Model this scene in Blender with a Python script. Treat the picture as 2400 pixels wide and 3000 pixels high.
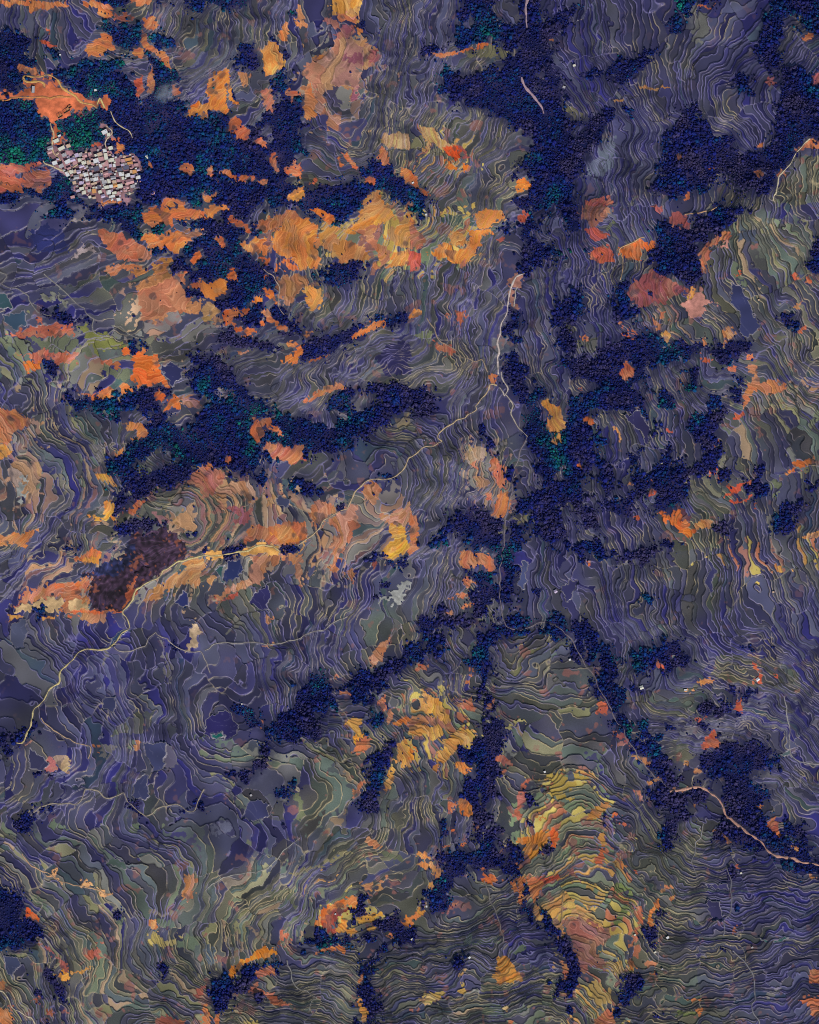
import bpy, math, random
import numpy as np
for o_ in list(bpy.data.objects): bpy.data.objects.remove(o_)
SC = bpy.context.scene
COL = SC.collection
random.seed(3)
# ---------------------------------------------------------------- camera -----
PX = 0.7                        # metres on the ground per photograph pixel
ALT = 40000.0                   # the picture is a nadir view from very high up
ZREF = 100.0                    # mean height of the hillsides
cam = bpy.data.objects.new('camera', bpy.data.cameras.new('camera')); COL.objects.link(cam)
cam.location = (0, 0, ZREF+ALT); cam.rotation_euler = (0, 0, 0)
cam.data.sensor_fit = 'VERTICAL'; cam.data.sensor_height = 24.0
cam.data.lens = 24.0*ALT/(3000*PX)
cam.data.clip_start = 1000.0; cam.data.clip_end = 80000.0
SC.camera = cam
# ----------------------------------------------------------- sky and sun -----
SUN_EL, SUN_AZ = math.radians(45), math.radians(156)      # azimuth clockwise from north (picture top)
SC.world = bpy.data.worlds.new('World'); SC.world.use_nodes = True
wn = SC.world.node_tree.nodes; wl = SC.world.node_tree.links
sky = wn.new('ShaderNodeTexSky'); sky.sky_type = 'NISHITA'; sky.sun_disc = False
sky.sun_elevation = SUN_EL; sky.sun_rotation = SUN_AZ; sky.altitude = 1400; sky.air_density = 1.2; sky.dust_density = 0.6; sky.ozone_density = 2.0
bgn = wn['Background']; wl.new(sky.outputs[0], bgn.inputs[0]); bgn.inputs[1].default_value = 0.10
sun = bpy.data.objects.new('sun', bpy.data.lights.new('sun', 'SUN')); COL.objects.link(sun)
sun.data.energy = 3.4; sun.data.angle = math.radians(0.5); sun.data.color = (1.0, 0.95, 0.88)
sdir = np.array([math.cos(SUN_EL)*math.sin(SUN_AZ), math.cos(SUN_EL)*math.cos(SUN_AZ), math.sin(SUN_EL)])
from mathutils import Vector, Matrix
sun.rotation_euler = Vector(-sdir).to_track_quat('-Z', 'Y').to_euler(); sun.location = (0, 0, 600)
SC.render.engine = 'CYCLES'; SC.cycles.pixel_filter_type = 'BLACKMAN_HARRIS'; SC.cycles.filter_width = 0.95
SC.view_settings.view_transform = 'Standard'; SC.view_settings.look = 'None'
SC.view_settings.exposure = 0.0; SC.view_settings.gamma = 1.0; SC.view_settings.use_curve_mapping = False
REFL = 0.88                     # photo tone of a level sunlit piece -> reflectance

# ---- traced plan of the photograph
FALL = '''
W4 WSW4 S3 E5 E5 E5 WSW4 E4 E3 E4 W3 W5 W3 W2 NW2 NW4
W4 S4 S4 S4 S5 S4 W4 E4 E4 SE4 S3 W5 SW3 NW3 NW2 NW5
S4 S4 S4 S4 SE5 S4 SW4 E3 NE3 E3 S3 W5 W4 SW4 SW4 W4
S4 S3 S3 S3 S4 S4 SW5 SE4 E3 E4 S3 W5 NW5 S4 W5 W3
S2 S2 S4 S4 S4 E5 SE5 E5 E4 E5 W5 W5 W5 W5 W4 SW4
S4 SE3 SE3 SE4 E3 E4 E5 E5 E5 E5 W5 W5 W5 W4 W2 SW4
S1 S1 S2 SE3 SE4 SE5 SE5 SE4 E5 E5 W4 W5 SW5 SW4 W2 SW5
E4 E3 S2 S2 S4 S5 E5 SE3 S5 E4 W5 W5 W4 SW4 S4 SW5
E4 NE4 E4 S3 S3 S4 N4 NNW5 NE5 NE5 W3 W4 W5 W5 W5 SW5
E2 E4 E3 N4 E4 E5 S4 NW5 E4 E5 W5 W5 W5 SW5 W4 W3
SE4 SE5 S5 S5 SE3 S4 E4 SE4 E5 E4 W5 W5 W5 SW5 W5 W4
S3 S3 S3 SE3 E2 E2 E4 E4 E4 E4 W4 W3 W5 W4 W3 W4
E3 E3 E3 E3 E3 E4 E4 NE4 E5 E5 N4 NE4 SW5 SW4 SW4 W3
SW3 NE4 E5 E4 S5 E4 N5 N5 E4 N5 N5 N5 SW5 S5 S5 SW4
E3 NE4 E5 E4 E2 E4 NE5 NE5 NE5 E4 N5 N5 S5 S5 S5 SW4
SE4 SE4 E3 E3 E4 SE4 E5 E5 E4 E3 N5 N4 NE4 NE4 SW4 SW5
NE3 NE4 NE5 NE4 SE3 E5 SE5 SE5 E5 E4 NW5 N4 NE5 N5 N5 NE4
NE4 NE3 NE3 E4 SE5 S5 SE5 S4 E4 N5 NW5 N5 NE5 N5 N5 N5
NE4 NE5 E5 NE5 SE5 SE5 N5 N5 N5 N5 N4 NE5 E4 N5 N5 N4
NE5 E5 NW5 N5 N5 N5 NE5 N5 N5 N5 N5 NE5 N5 N5 N5 NW5
'''
OLIVE = '''
.3 .4 .5 .3 .4 .15 .1 .2
.2 .2 .3 .6 .7 .3 .1 .1
.3 .5 .4 .6 .5 .15 .6 .5
.4 .4 .4 .4 .6 .2 .4 .5
.4 .6 .6 .4 .4 .3 .4 .4
.3 .6 .6 .4 .4 .1 .4 .3
.1 .1 .2 .4 .6 .6 .3 .2
.2 .2 .4 .8 .6 .8 .3 .3
.4 .5 .5 .7 .6 .8 .7 .25
.6 .7 .8 .7 .6 .7 .6 .35
'''
STROKES = '''
40 1500,1060 1530,1130 1560,1200 1590,1300 1600,1400 1575,1500 1530,1560 1500,1650 1480,1760
26 1420,1890 1440,1850 1500,1830 1560,1815 1620,1830 1660,1870 1720,1930 1760,1990
34 1680,1830 1760,1900 1790,2000 1800,2080 1850,2160 1900,2240 1960,2290
36 2100,2440 2200,2470 2300,2520 2400,2560 2490,2590
32 1420,1950 1440,2100 1450,2200 1425,2350 1405,2450
16 1480,2470 1520,2560 1560,2640 1620,2720 1660,2800 1680,2900
28 930,2080 1020,2040 1100,1990 1200,1920 1300,1860 1400,1790 1460,1720
28 1700,1290 1780,1400 1800,1480 1900,1420 2060,1380 2100,1300
24 1730,1600 1830,1640 1950,1600 2000,1580
30 1545,640 1560,720 1520,820 1500,900 1500,1000
18 1050,2900 1075,2860 1120,2790
14 400,1190 330,1160 250,1130 200,1110
22 1640,900 1680,960 1650,1040 1640,1090
26 1840,1160 1900,1230 1960,1300 1960,1400
20 1750,1330 1700,1420 1690,1500
'''
AUTUMN = '''
0 0.75 1530,2330 1700,2260 1790,2400 1850,2600 1880,2750 1830,2850 1800,3100 1690,3100 1650,2850 1600,2700 1540,2600 1480,2550 1490,2420
1 0.6 900,180 1000,100 1110,130 1130,220 1060,300 1050,390 940,380 890,290
1 0.65 400,800 520,780 620,900 650,960 560,1010 400,960
1 0.7 480,1420 560,1380 760,1390 1000,1450 1100,1430 1200,1480 1180,1640 900,1690 700,1680 480,1660
1 0.7 -90,1180 100,1220 130,1340 130,1480 40,1530 -90,1500
0 0.75 940,640 1140,590 1400,620 1380,760 1180,800 980,780
1 0.5 1350,1300 1470,1330 1500,1480 1400,1520
0 0.6 1190,2030 1320,2040 1400,2150 1310,2250 1180,2260
1 0.45 1880,880 2000,900 2080,1010 1960,1040
0 0.4 1180,380 1300,370 1400,440 1380,520 1200,500
0 0.4 200,2680 330,2740 300,2850 170,2800
0 0.35 840,2560 1000,2560 1180,2700 900,2760
1 0.4 2180,1120 2420,1120 2420,1200 2180,1200
0 0.35 2050,1600 2420,1560 2420,1650 2100,1680
1 0.35 740,1480 480,1600 60,1640 60,1740 260,1780 560,1740
2 0.3 -90,2420 500,2420 850,2560 800,2680 600,2760 700,3090 -90,3090
2 0.6 -90,960 250,980 400,1000 400,1130 250,1150 100,1120 -90,1140
2 0.45 560,2180 960,2180 1040,2330 980,2420 780,2420
2 0.35 600,2560 900,2560 900,2720 650,2720
2 0.35 1500,1900 1720,1960 1780,2250 1500,2260
2 0.3 1450,2850 1650,2900 1640,3090 1250,3090 1250,2950
2 0.35 2120,620 2400,640 2400,860 2150,840
2 0.35 2100,1180 2420,1180 2420,1380 2150,1380
1 0.35 0,1320 330,1300 330,1500 100,1540 0,1540
2 0.3 130,1230 330,1200 330,1420 130,1430
'''
PATHS = '''
M 4.0 226,190,132 ridge_track | 150,1085 200,1070 250,970 280,820 350,740 430,620 500,580 510,510 560,430 640,350 720,300 860,300 940,270 1000,200 1090,110 1070,40 1040,0 I 1050,1680 1120,1600 1150,1520 1240,1450 1330,1430 1380,1350 1500,1290 1600,1260 1725,1240 J 160,1220 320,1200 460,1150 580,1150 640,1200
J 3.2 200,172,132 ridge_track | 780,1130 870,1080 960,980 1100,870 1200,820 1240,730 1380,600 1560,580 1640,540 1700,430 1725,400 K 100,330 240,290 270,260 250,210 300,150 400,90 500,50 550,0 G 560,1700 640,1600 680,1520 740,1510
G 4.2 212,190,178 canal | 960,570 900,620 860,660 840,760 830,890 800,960 770,1030 750,1130 745,1250 740,1420
G 2.4 190,178,165 canal | 910,690 890,760 880,850
G 2.8 195,180,165 canal | 780,1400 800,1490 830,1560 810,1590 760,1530
G 2.8 190,175,155 footpath | 820,1600 870,1690 K 850,40 890,120 950,180 1000,230
C 6.5 178,152,160 stream | 1000,0 990,60 980,150 990,240
C 6.0 180,150,158 stream | 950,650 980,730 1050,820 1110,890 1130,960
A 4.5 225,140,80 dirt_road | 0,855 100,845 220,835 400,830 600,820
A 5.0 235,165,95 dirt_road | 390,750 370,710 300,695 220,690 215,660 290,655 430,655 510,720 600,800 700,870 810,920
A 4.0 240,190,120 dirt_road | 825,890 850,845 870,870 885,920
A 2.6 215,190,150 footpath | 950,950 990,1030 1080,1100 1120,1160
A 3.4 225,180,135 village_lane | 440,1040 460,1120 450,1200 470,1280 520,1360
A 3.6 230,190,150 village_lane | 370,1360 400,1390 490,1430 560,1450 640,1400 720,1380 760,1480 760,1560
A 2.6 220,190,160 village_lane | 910,1060 945,1100 935,1150 900,1200 890,1250
M 2.4 172,158,145 footpath | 960,270 1010,310 1120,310 1230,270 1250,190 1300,160 1400,200 1550,300 1680,320 1725,370 N 40,480
N 2.2 165,155,142 footpath | 0,300 100,250 200,240 400,240 560,250 760,210 900,150 1000,130 1100,60 1200,20
M 2.8 165,150,128 footpath | 300,1660 460,1590 640,1590 740,1470 830,1490 920,1550 1040,1500 1080,1570 1200,1690 1260,1690 1360,1620 1500,1600 1610,1660 1725,1480
M 2.6 200,165,130 footpath | 350,870 430,960 620,1060 760,1120 740,1220
Q 2.8 208,165,125 footpath | 180,280 240,370 430,460 510,520 700,560 900,630
R 2.2 165,160,150 footpath | 0,590 130,510 380,450 440,450 560,380 690,240 800,150
S 2.2 150,140,130 footpath | 640,540 700,720 760,880 790,1050
S 2.2 190,150,100 footpath | 1300,620 1280,850
P 6.2 206,156,134 dirt_road | 470,1500 620,1470 740,1470 820,1510 890,1570 930,1650 970,1725 U 1000,20 1080,80 1150,130 1240,190 1340,300 1480,340 1600,365 1725,420
P 2.2 160,155,150 footpath | 1440,700 1450,850 1470,930 1490,1000 1490,1180 1540,1240 1620,1250 1725,1300
U 2.0 160,155,155 footpath | 745,50 720,160 690,200 680,300 650,380 690,480
U 2.2 155,150,150 footpath | 1010,1120 1130,1250 1190,1380 1180,1540 1140,1570 1180,1630 1250,1725
U 2.0 150,145,150 footpath | 960,430 990,560 980,760 930,880 920,1000
H 2.4 225,170,120 footpath | 240,280 130,320 40,380 70,460 40,620
D 3.2 225,195,160 dirt_road | 1330,1700 1370,1530 1400,1460 1480,1380 1530,1290 1600,1210 1640,1170
H 2.6 225,165,120 footpath | 600,75 740,65 880,0
E 2.2 135,130,125 footpath | 0,480 60,600 30,660 200,740 260,830 330,900 440,940
E 2.2 145,140,132 footpath | 370,580 560,750 700,880 780,960 800,1060 900,1100 1000,1030 1110,1100 1210,1120
Q 3.0 215,190,160 dirt_road | 0,1330 50,1460 120,1560 200,1630 290,1700 360,1725
R 2.0 160,155,145 footpath | 690,1190 720,1300 770,1410 850,1440 950,1500 900,1530 870,1620
F 2.2 185,160,140 footpath | 500,540 600,640 640,720 620,850 670,930
G 2.2 165,140,115 footpath | 150,960 200,1040 270,1150 400,1230 480,1300 560,1330 610,1310 660,1420
K 2.4 134,122,126 stream | 1000,230 920,370 877,575 833,805 798,1035 775,1265 764,1495 775,1700 O 820,115 950,130 1120,70 1290,140 1440,345 1560,545 1668,750 P 86,1010 230,1236 373,1408 470,1480
'''
LAYERS = '''
A f | 0,270 230,270 290,360 240,500 280,610 420,640 560,570 760,530 860,560 1040,480 1060,620 1140,700 1150,830 1230,830 1310,790 1310,640 1240,520 1270,470 1400,520 1450,640 1500,650 1470,760 1400,850 1480,830 1560,900 1600,1010 1725,1000 1725,1725 1180,1725 1190,1560 1210,1440 1130,1300 1000,1310 880,1240 620,1220 500,1130 470,1030 500,990 640,960 800,930 900,900 830,830 640,780 560,700 440,650 300,650 210,660 200,720 90,760 0,800 ; 0,870 220,850 330,900 400,1000 450,1060 460,1200 400,1260 440,1330 330,1400 130,1390 0,1400 ; 500,1000 700,980 880,930 930,1040 870,1100 900,1180 760,1230 640,1230 520,1160 ; 890,180 960,170 1120,190 1200,260 1180,330 1130,410 1030,430 940,300 890,250 ; 1230,260 1340,280 1440,330 1440,400 1330,430 1250,340 ; 900,0 1100,0 1090,80 1000,100 900,50 ; 1280,0 1725,0 1725,100 1600,90 1560,20 1300,30 ; 0,1640 120,1600 240,1560 330,1480 430,1450 560,1480 620,1590 700,1700 700,1725 400,1725 300,1640 150,1680 100,1725 0,1725 ; 420,430 540,400 540,480 450,490
A b 205,120,75 | 740,400 860,290 910,290 960,360 1000,450 900,440 890,500 840,500 740,440 ; 1200,180 1330,150 1350,240 1260,260 1200,230 ; 1190,270 1230,290 1300,400 1400,470 1460,600 1440,620 1360,500 1250,430 1190,340 ; 1130,430 1210,400 1240,460 1200,500 1130,460 ; 1270,580 1310,620 1300,790 1250,780 1260,650 ; 1090,0 1280,0 1270,40 1110,40 ; 0,20 80,10 200,20 380,10 600,50 560,80 400,90 270,100 250,60 60,60 ; 690,30 800,20 960,80 970,150 880,190 840,100 720,60 ; 160,540 280,570 310,630 280,640 170,600 ; 1510,1400 1560,1350 1630,1420 1600,1480 1530,1450 ; 1260,1380 1330,1370 1340,1410 1270,1410 ; 970,1230 1060,1210 1070,1270 1000,1290 ; 850,1725 850,1690 1010,1700 1050,1725 ; 1360,1700 1500,1670 1540,1725 1360,1725 ; 1480,740 1530,800 1500,830 1470,790
A b 200,90,65 | 1150,690 1200,650 1220,760 1180,820 1150,800 ; 340,370 400,350 480,380 470,410 360,400 ; 400,240 440,250 440,300 410,300 ; 660,980 710,960 710,1010 670,1010 ; 780,1230 860,1220 850,1270 780,1260 ; 940,1180 1010,1160 1020,1200 960,1200
A b 230,125,50 | 1580,950 1650,880 1725,880 1725,1000 1600,1000
A b 190,110,90 | 980,150 1120,120 1130,160 1040,190 990,190
A n 204,108,70 | 210,660 300,650 440,650 520,720 640,790 820,850 880,840 910,860 890,920 800,930 700,890 640,940 560,1000 480,1050 440,1040 430,980 370,970 280,850 220,840 0,860 0,830 210,780 290,720 230,690 ; 440,1040 480,1050 510,1110 490,1160 560,1200 470,1200 450,1090
A n 115,78,95 | 260,680 430,665 500,740 440,720 360,700
A b 195,105,85 | 0,1400 130,1380 330,1370 400,1400 330,1420 200,1450 130,1480 0,1490 ; 0,1490 150,1480 200,1560 180,1620 0,1630
A b 160,95,85 | 200,1460 400,1430 440,1560 330,1620 200,1560
A n 146,108,114 | 380,1350 470,1200 560,1240 700,1290 900,1240 1000,1310 1130,1310 1190,1430 1200,1520 1130,1620 1040,1700 960,1700 800,1660 700,1660 620,1540 520,1440 440,1420 ; 860,1110 940,1080 950,1150 900,1180
B f | 0,0 430,0 330,60 200,80 0,40 ; 700,60 740,90 770,200 730,260 690,260 740,200 700,110 ; 540,340 640,340 680,400 700,540 660,600 640,640 700,680 690,780 720,860 820,840 830,1010 840,1250 900,1330 860,1370 760,1290 740,1380 640,1450 720,1560 830,1580 840,1630 1000,1560 1200,1560 1400,1540 1340,1460 1400,1360 1500,1370 1600,1440 1640,1500 1725,1540 1725,1725 1560,1640 1500,1600 1420,1600 1330,1700 1330,1725 0,1725 0,930 130,930 250,970 320,1020 380,1120 460,1070 480,980 560,950 600,900 580,780 560,720 520,650 600,640 660,560 620,460 600,400 ; 290,470 350,400 450,370 430,450 470,560 420,600 310,590 260,570 ; 1290,130 1360,170 1370,280 1320,310 1290,230 ; 180,660 200,660 230,800 300,870 290,900 200,870
B t | 740,1290 860,1300 900,1350 780,1400 ; 480,1070 560,1060 560,1200 470,1160
B b 218,128,60 | 100,630 200,590 230,640 210,720 190,680 180,860 200,960 170,970 130,920 60,930 0,990 0,880 40,830 20,740 ; 210,690 240,790 290,890 230,880 200,780
B b 210,145,80 | 490,420 550,360 620,390 660,480 660,580 590,650 530,640 490,560 500,500 ; 900,500 990,460 1000,520 930,540
B b 190,130,88 | 300,620 380,610 370,700 330,740 300,700
B b 190,120,100 | 480,770 550,750 590,860 560,950 500,880
B b 205,110,75 | 690,730 760,760 790,800 740,860 700,800 ; 220,990 270,990 290,1040 380,1100 370,1150 280,1190 220,1130 ; 400,1210 460,1170 530,1240 500,1260 ; 560,1280 590,1290 610,1380 650,1440 600,1440 560,1400 ; 670,1420 720,1380 790,1370 830,1400 820,1480 780,1500 690,1440 ; 10,1420 60,1400 90,1420 70,1500 30,1510 ; 110,1430 180,1430 260,1490 340,1480 410,1470 400,1500 290,1540 180,1480 ; 100,1530 170,1520 170,1550 110,1550 ; 410,1520 530,1520 530,1560 440,1550 ; 870,1560 940,1500 960,1520 930,1560 ; 1340,1500 1400,1480 1460,1530 1470,1560 1360,1540 ; 1150,1280 1200,1290 1330,1440 1260,1420 1180,1340 ; 1100,1310 1140,1320 1180,1410 1150,1400
B b 218,142,70 | 650,1690 760,1600 830,1560 840,1620 800,1680 700,1690
B b 215,150,75 | 1060,30 1100,0 1330,0 1330,60 1290,130 1290,210 1200,190 1070,100
B b 205,125,95 | 1130,130 1290,120 1280,220 1170,190
B b 165,95,100 | 1000,150 1060,150 1130,220 1240,250 1250,290 1160,330 1080,300 1130,250 1020,200
B b 178,128,108 | 900,520 1060,440 1100,340 1230,310 1380,360 1450,430 1460,500 1420,560 1300,600 1290,750 1290,870 1230,860 1210,740 1060,720 1000,800 1010,900 1050,960 1140,960 1130,1090 1030,1080 1010,980 950,920 920,740 820,640 850,590
B b 150,88,95 | 1160,490 1290,440 1330,500 1300,560 1170,530 ; 1380,420 1460,440 1450,520 1380,500 ; 1220,740 1280,740 1290,860 1240,860
B o 88,80,105 | 1060,760 1120,750 1140,900 1080,930 1010,860
B b 210,130,80 | 820,740 900,730 940,830 940,1010 850,1010 830,850 ; 1270,240 1310,250 1330,310 1290,310 ; 640,250 700,200 690,340 640,340 620,300 ; 780,60 810,60 840,230 790,240 770,130 ; 1640,1440 1725,1430 1725,1540 1650,1490 ; 0,1640 90,1640 60,1700 0,1710 ; 110,1725 150,1690 200,1725
B b 172,142,110 | 1490,1150 1560,1120 1725,1130 1725,1250 1600,1250 1480,1200
B b 195,120,85 | 1450,1340 1490,1250 1530,1260 1530,1360 1560,1400 1500,1370
B b 205,135,70 | 1420,1610 1460,1620 1520,1725 1320,1725 1340,1680
C f | 440,100 560,0 690,0 740,160 830,220 900,230 940,200 960,0 1100,0 1080,100 1130,200 1280,80 1380,80 1400,140 1330,220 1180,290 1190,440 1200,540 1260,620 1320,690 1260,780 1270,880 1320,1000 1400,1020 1560,1010 1700,900 1725,960 1640,1060 1600,1160 1530,1260 1470,1340 1480,1420 1400,1470 1370,1580 1390,1680 1460,1725 900,1725 880,1620 1040,1580 1020,1500 960,1440 960,1330 1020,1240 1070,1160 1000,1120 900,1070 760,1000 640,920 580,900 420,840 290,780 280,600 330,590 420,660 520,610 700,590 840,560 830,400 780,370 680,340 560,390 450,390 380,380 420,320 400,240 ; 120,420 200,380 260,400 240,440 120,450 ; 1420,620 1500,600 1640,600 1725,530 1725,680 1600,640 1440,640 ; 0,1560 60,1600 140,1700 120,1725 0,1725 ; 840,1430 900,1430 920,1500 850,1500
C t | 1060,600 1120,600 1110,780 1060,720 ; 1330,1080 1480,1050 1480,1150 1340,1130 ; 690,20 790,20 870,120 880,200 830,220 740,150 ; 460,110 540,110 560,220 480,240
C b 195,105,65 | 180,460 400,420 540,400 640,350 680,370 620,420 440,440 250,490
C o 128,122,88 | 440,450 700,370 800,390 830,450 800,490 520,500 ; 30,1170 120,1120 150,1190 90,1280 20,1270 ; 160,1260 240,1240 270,1300 150,1340 ; 1310,900 1400,900 1530,1000 1440,1030 1340,960
C b 182,142,92 | 70,1080 200,1080 310,1200 370,1220 270,1280 190,1200 120,1290 100,1290 150,1190
C b 240,85,40 | 270,1240 370,1230 420,1260 430,1330 400,1350 300,1290
C b 170,90,80 | 380,1220 460,1250 530,1340 470,1340 420,1270
C b 238,120,45 | 260,1290 380,1390 370,1420 320,1400 ; 430,1370 480,1380 460,1450 ; 890,1540 960,1480 1010,1530 1030,1580 950,1590 940,1620 900,1570
C b 205,105,60 | 0,1440 60,1480 80,1560 170,1630 120,1660 30,1560 0,1520 ; 1160,320 1200,320 1200,350 1170,350
C b 180,95,90 | 1480,1690 1640,1660 1725,1680 1725,1725 1480,1725
C o 115,122,135 | 1480,1380 1560,1330 1640,1180 1725,1130 1725,1360 1640,1480 1500,1480
D f | 490,0 690,0 640,80 560,170 620,210 500,310 440,240 430,170 520,160 ; 700,0 880,0 850,40 730,40 ; 1390,0 1725,0 1725,330 1620,270 1560,180 1500,140 1420,140 1410,200 1400,480 1380,560 1420,600 1500,580 1600,560 1660,650 1640,760 1725,790 1725,1240 1640,1170 1580,1200 1530,1280 1480,1370 1400,1470 1330,1600 1340,1660 1260,1680 1170,1600 1100,1560 1000,1480 850,1470 780,1560 760,1660 690,1600 600,1640 430,1660 300,1600 400,1480 380,1280 440,1200 360,1140 520,1040 620,920 700,900 710,1010 830,1150 960,1150 1000,1240 1030,1310 1200,1310 1340,1230 1350,1030 1390,860 1400,700 1440,640 1330,600 1240,520 1210,420 1250,250 1290,190 ; 0,500 180,510 330,420 400,430 260,560 220,650 140,680 0,640 ; 1030,620 1120,620 1180,780 1160,820 1040,740 ; 60,880 120,900 180,1040 130,1000
D b 195,112,72 | 1580,300 1620,270 1660,310 1620,350 ; 690,40 820,50 870,40 830,60 700,60 ; 540,1300 575,1290 570,1360 545,1350 ; 1210,1210 1260,1220 1240,1250 1200,1250 ; 770,1400 830,1390 830,1430 790,1430 ; 1170,1430 1210,1420 1250,1470 1220,1490 ; 580,1620 620,1610 620,1690 590,1690
D b 150,85,90 | 1260,680 1330,640 1360,720 1300,740 ; 1660,660 1725,580 1725,750 1670,720
D b 215,122,78 | 1530,1270 1580,1200 1640,1170 1725,1240 1725,1260 1660,1240 1600,1240 1560,1290 ; 1380,1470 1420,1430 1430,1470 1400,1490
D b 172,125,75 | 200,740 250,740 390,750 450,710 430,740 330,770 220,770 ; 0,840 100,825 90,840 0,860
D o 122,120,112 | 680,180 700,90 770,130 800,200 790,280 740,350 650,350 640,270 ; 1445,1610 1500,1590 1480,1700 ; 100,1725 180,1660 220,1660 150,1725
D z 0.9 | 1380,1560 1500,1330 1725,1290 1725,1725 1330,1725
E f | 300,100 420,60 540,20 700,50 800,20 860,0 1180,0 1190,140 1080,160 1160,230 1250,270 1180,310 1100,240 1020,200 900,110 700,70 560,90 430,110 320,140 ; 1260,200 1380,180 1420,240 1350,250 ; 1470,110 1700,140 1725,200 1480,180 ; 1250,390 1400,370 1450,440 1330,460 1260,480 ; 1540,380 1620,290 1725,240 1725,340 1640,420 1560,440 ; 1470,460 1560,440 1600,520 1700,490 1725,540 1725,620 1640,660 1580,670 1560,590 1520,560 1530,640 1440,590 1410,540 ; 1520,700 1600,680 1725,740 1725,790 1640,780 ; 270,860 330,890 440,940 620,950 760,970 760,990 540,1010 430,970 330,920 ; 1080,1170 1120,1120 1210,1170 1290,1250 1190,1220 1090,1240 ; 1560,1300 1725,1250 1725,1600 1580,1500 1600,1420 1660,1360 ; 360,1310 430,1310 470,1420 540,1560 660,1640 780,1690 830,1650 950,1590 1100,1590 1200,1580 1250,1520 1400,1540 1430,1600 1380,1690 1390,1725 640,1725 560,1590 440,1480 380,1370
E b 205,115,70 | 1210,90 1270,30 1400,0 1450,40 1500,20 1700,60 1725,60 1725,140 1640,130 1480,110 1470,190 1300,170 1220,130 ; 1520,620 1540,510 1580,560 1590,690 1530,660
E b 212,122,70 | 1180,280 1290,260 1400,270 1440,240 1700,220 1600,320 1520,400 1460,410 1400,360 1250,360 ; 1640,660 1725,620 1725,740 1650,700
E b 228,112,50 | 1590,470 1640,410 1690,400 1720,450 1640,500 ; 200,1320 370,1310 360,1390 250,1390
E b 190,110,85 | 800,240 900,220 1030,240 1150,310 1260,390 1250,470 1130,490 1000,470 940,390 880,340 ; 850,1290 930,1290 1040,1350 1030,1370 860,1340
E b 205,130,70 | 1260,510 1440,440 1460,470 1400,560 1330,590 1260,570
E b 178,120,88 | 1260,620 1420,570 1510,650 1600,790 1640,860 1700,830 1725,880 1600,920 1440,920 1350,1000 1170,970 1180,850 1150,750 1150,660
E b 195,122,85 | 880,510 1050,520 1200,520 1260,560 1160,590 1040,560 960,600 890,560
E n 168,148,145 | 610,440 690,360 760,340 830,420 820,440
E n 140,138,122 | 320,760 370,720 470,790 380,800 ; 480,720 540,780 560,850 510,850
E b 192,108,86 | 50,1110 200,1060 310,1030 430,1020 630,1000 630,1090 480,1110 360,1090 200,1120 ; 300,960 360,960 370,1000 310,1000 ; 130,1250 240,1270 330,1220 440,1250 650,1240 640,1330 520,1350 480,1400 430,1300 360,1320
E o 150,150,80 | 640,1000 730,1010 820,1090 960,1100 1060,1160 1080,1220 1000,1210 900,1260 820,1240 760,1180 700,1080
E o 124,128,100 | 0,1130 250,1130 300,1220 220,1250 60,1200 ; 270,1110 420,1100 660,1110 620,1220 560,1250 470,1240 330,1220 ; 660,1200 760,1190 780,1270 660,1280 ; 820,1370 1080,1370 1090,1460 1040,1480 900,1420
E b 228,108,50 | 1090,1280 1200,1230 1330,1290 1350,1400 1400,1500 1450,1560 1300,1500 1180,1540 1100,1460 1120,1330 ; 1030,1190 1090,1180 1090,1280 1050,1260 ; 1310,1570 1390,1570 1390,1640 1320,1650
E b 215,122,65 | 1010,1500 1080,1500 1120,1550 1100,1590 1010,1580 ; 640,1570 780,1620 840,1550 930,1540 980,1560 920,1630 820,1650 720,1610 ; 1420,1640 1480,1590 1530,1640 1490,1725 1390,1725
E b 165,115,100 | 1500,1600 1690,1640 1690,1720 1560,1700
E w 70,92,112 | 30,930 230,910 240,1010 140,1050 40,1010
E w 60,85,90 | 0,740 60,760 110,880 0,890
E o 50,54,110 | 270,200 400,170 540,220 600,410 330,400 260,280
E w 55,55,95 | 1350,1380 1430,1310 1540,1390 1530,1450 1440,1530 1380,1440
F f | 200,0 340,0 370,140 440,260 420,290 300,220 150,140 0,160 0,90 120,100 ; 0,160 160,150 270,190 320,300 310,370 430,410 490,520 500,640 490,720 470,780 400,820 350,870 110,880 80,820 180,790 210,700 180,640 0,640 ; 820,0 1290,0 1210,90 1150,190 1110,180 1100,110 1000,60 ; 800,80 870,60 1000,120 1010,190 970,210 940,160 ; 1070,470 1160,470 1290,480 1430,540 1330,580 1160,640 1130,700 1040,670 960,630 900,590 1000,550 ; 520,620 590,640 610,700 540,690 ; 420,820 500,870 600,830 640,900 760,990 830,1080 800,1130 740,1090 680,1100 620,1050 560,960 500,940 440,1080 380,1030 280,950 250,900 400,900 ; 150,1050 260,1070 330,1100 380,1150 480,1130 540,1190 650,1180 580,1220 420,1220 340,1200 200,1180 100,1150 ; 840,1150 1000,1130 1200,1040 1340,980 1500,920 1725,900 1725,960 1540,1000 1270,1130 1180,1190 1100,1240 1000,1300 800,1310 780,1240 860,1200 ; 0,1260 150,1290 200,1400 280,1480 340,1560 370,1600 480,1660 500,1725 0,1725 ; 1190,1560 1350,1540 1500,1500 1725,1480 1725,1725 1000,1725 1090,1640 1200,1600
F t | 1250,1600 1400,1580 1520,1600 1500,1700 1220,1725 ; 80,1540 180,1530 260,1560 240,1650 110,1620
F b 214,132,70 | 590,240 690,130 790,100 940,160 960,260 940,350 980,480 900,550 810,540 740,450 600,420 560,360
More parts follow.
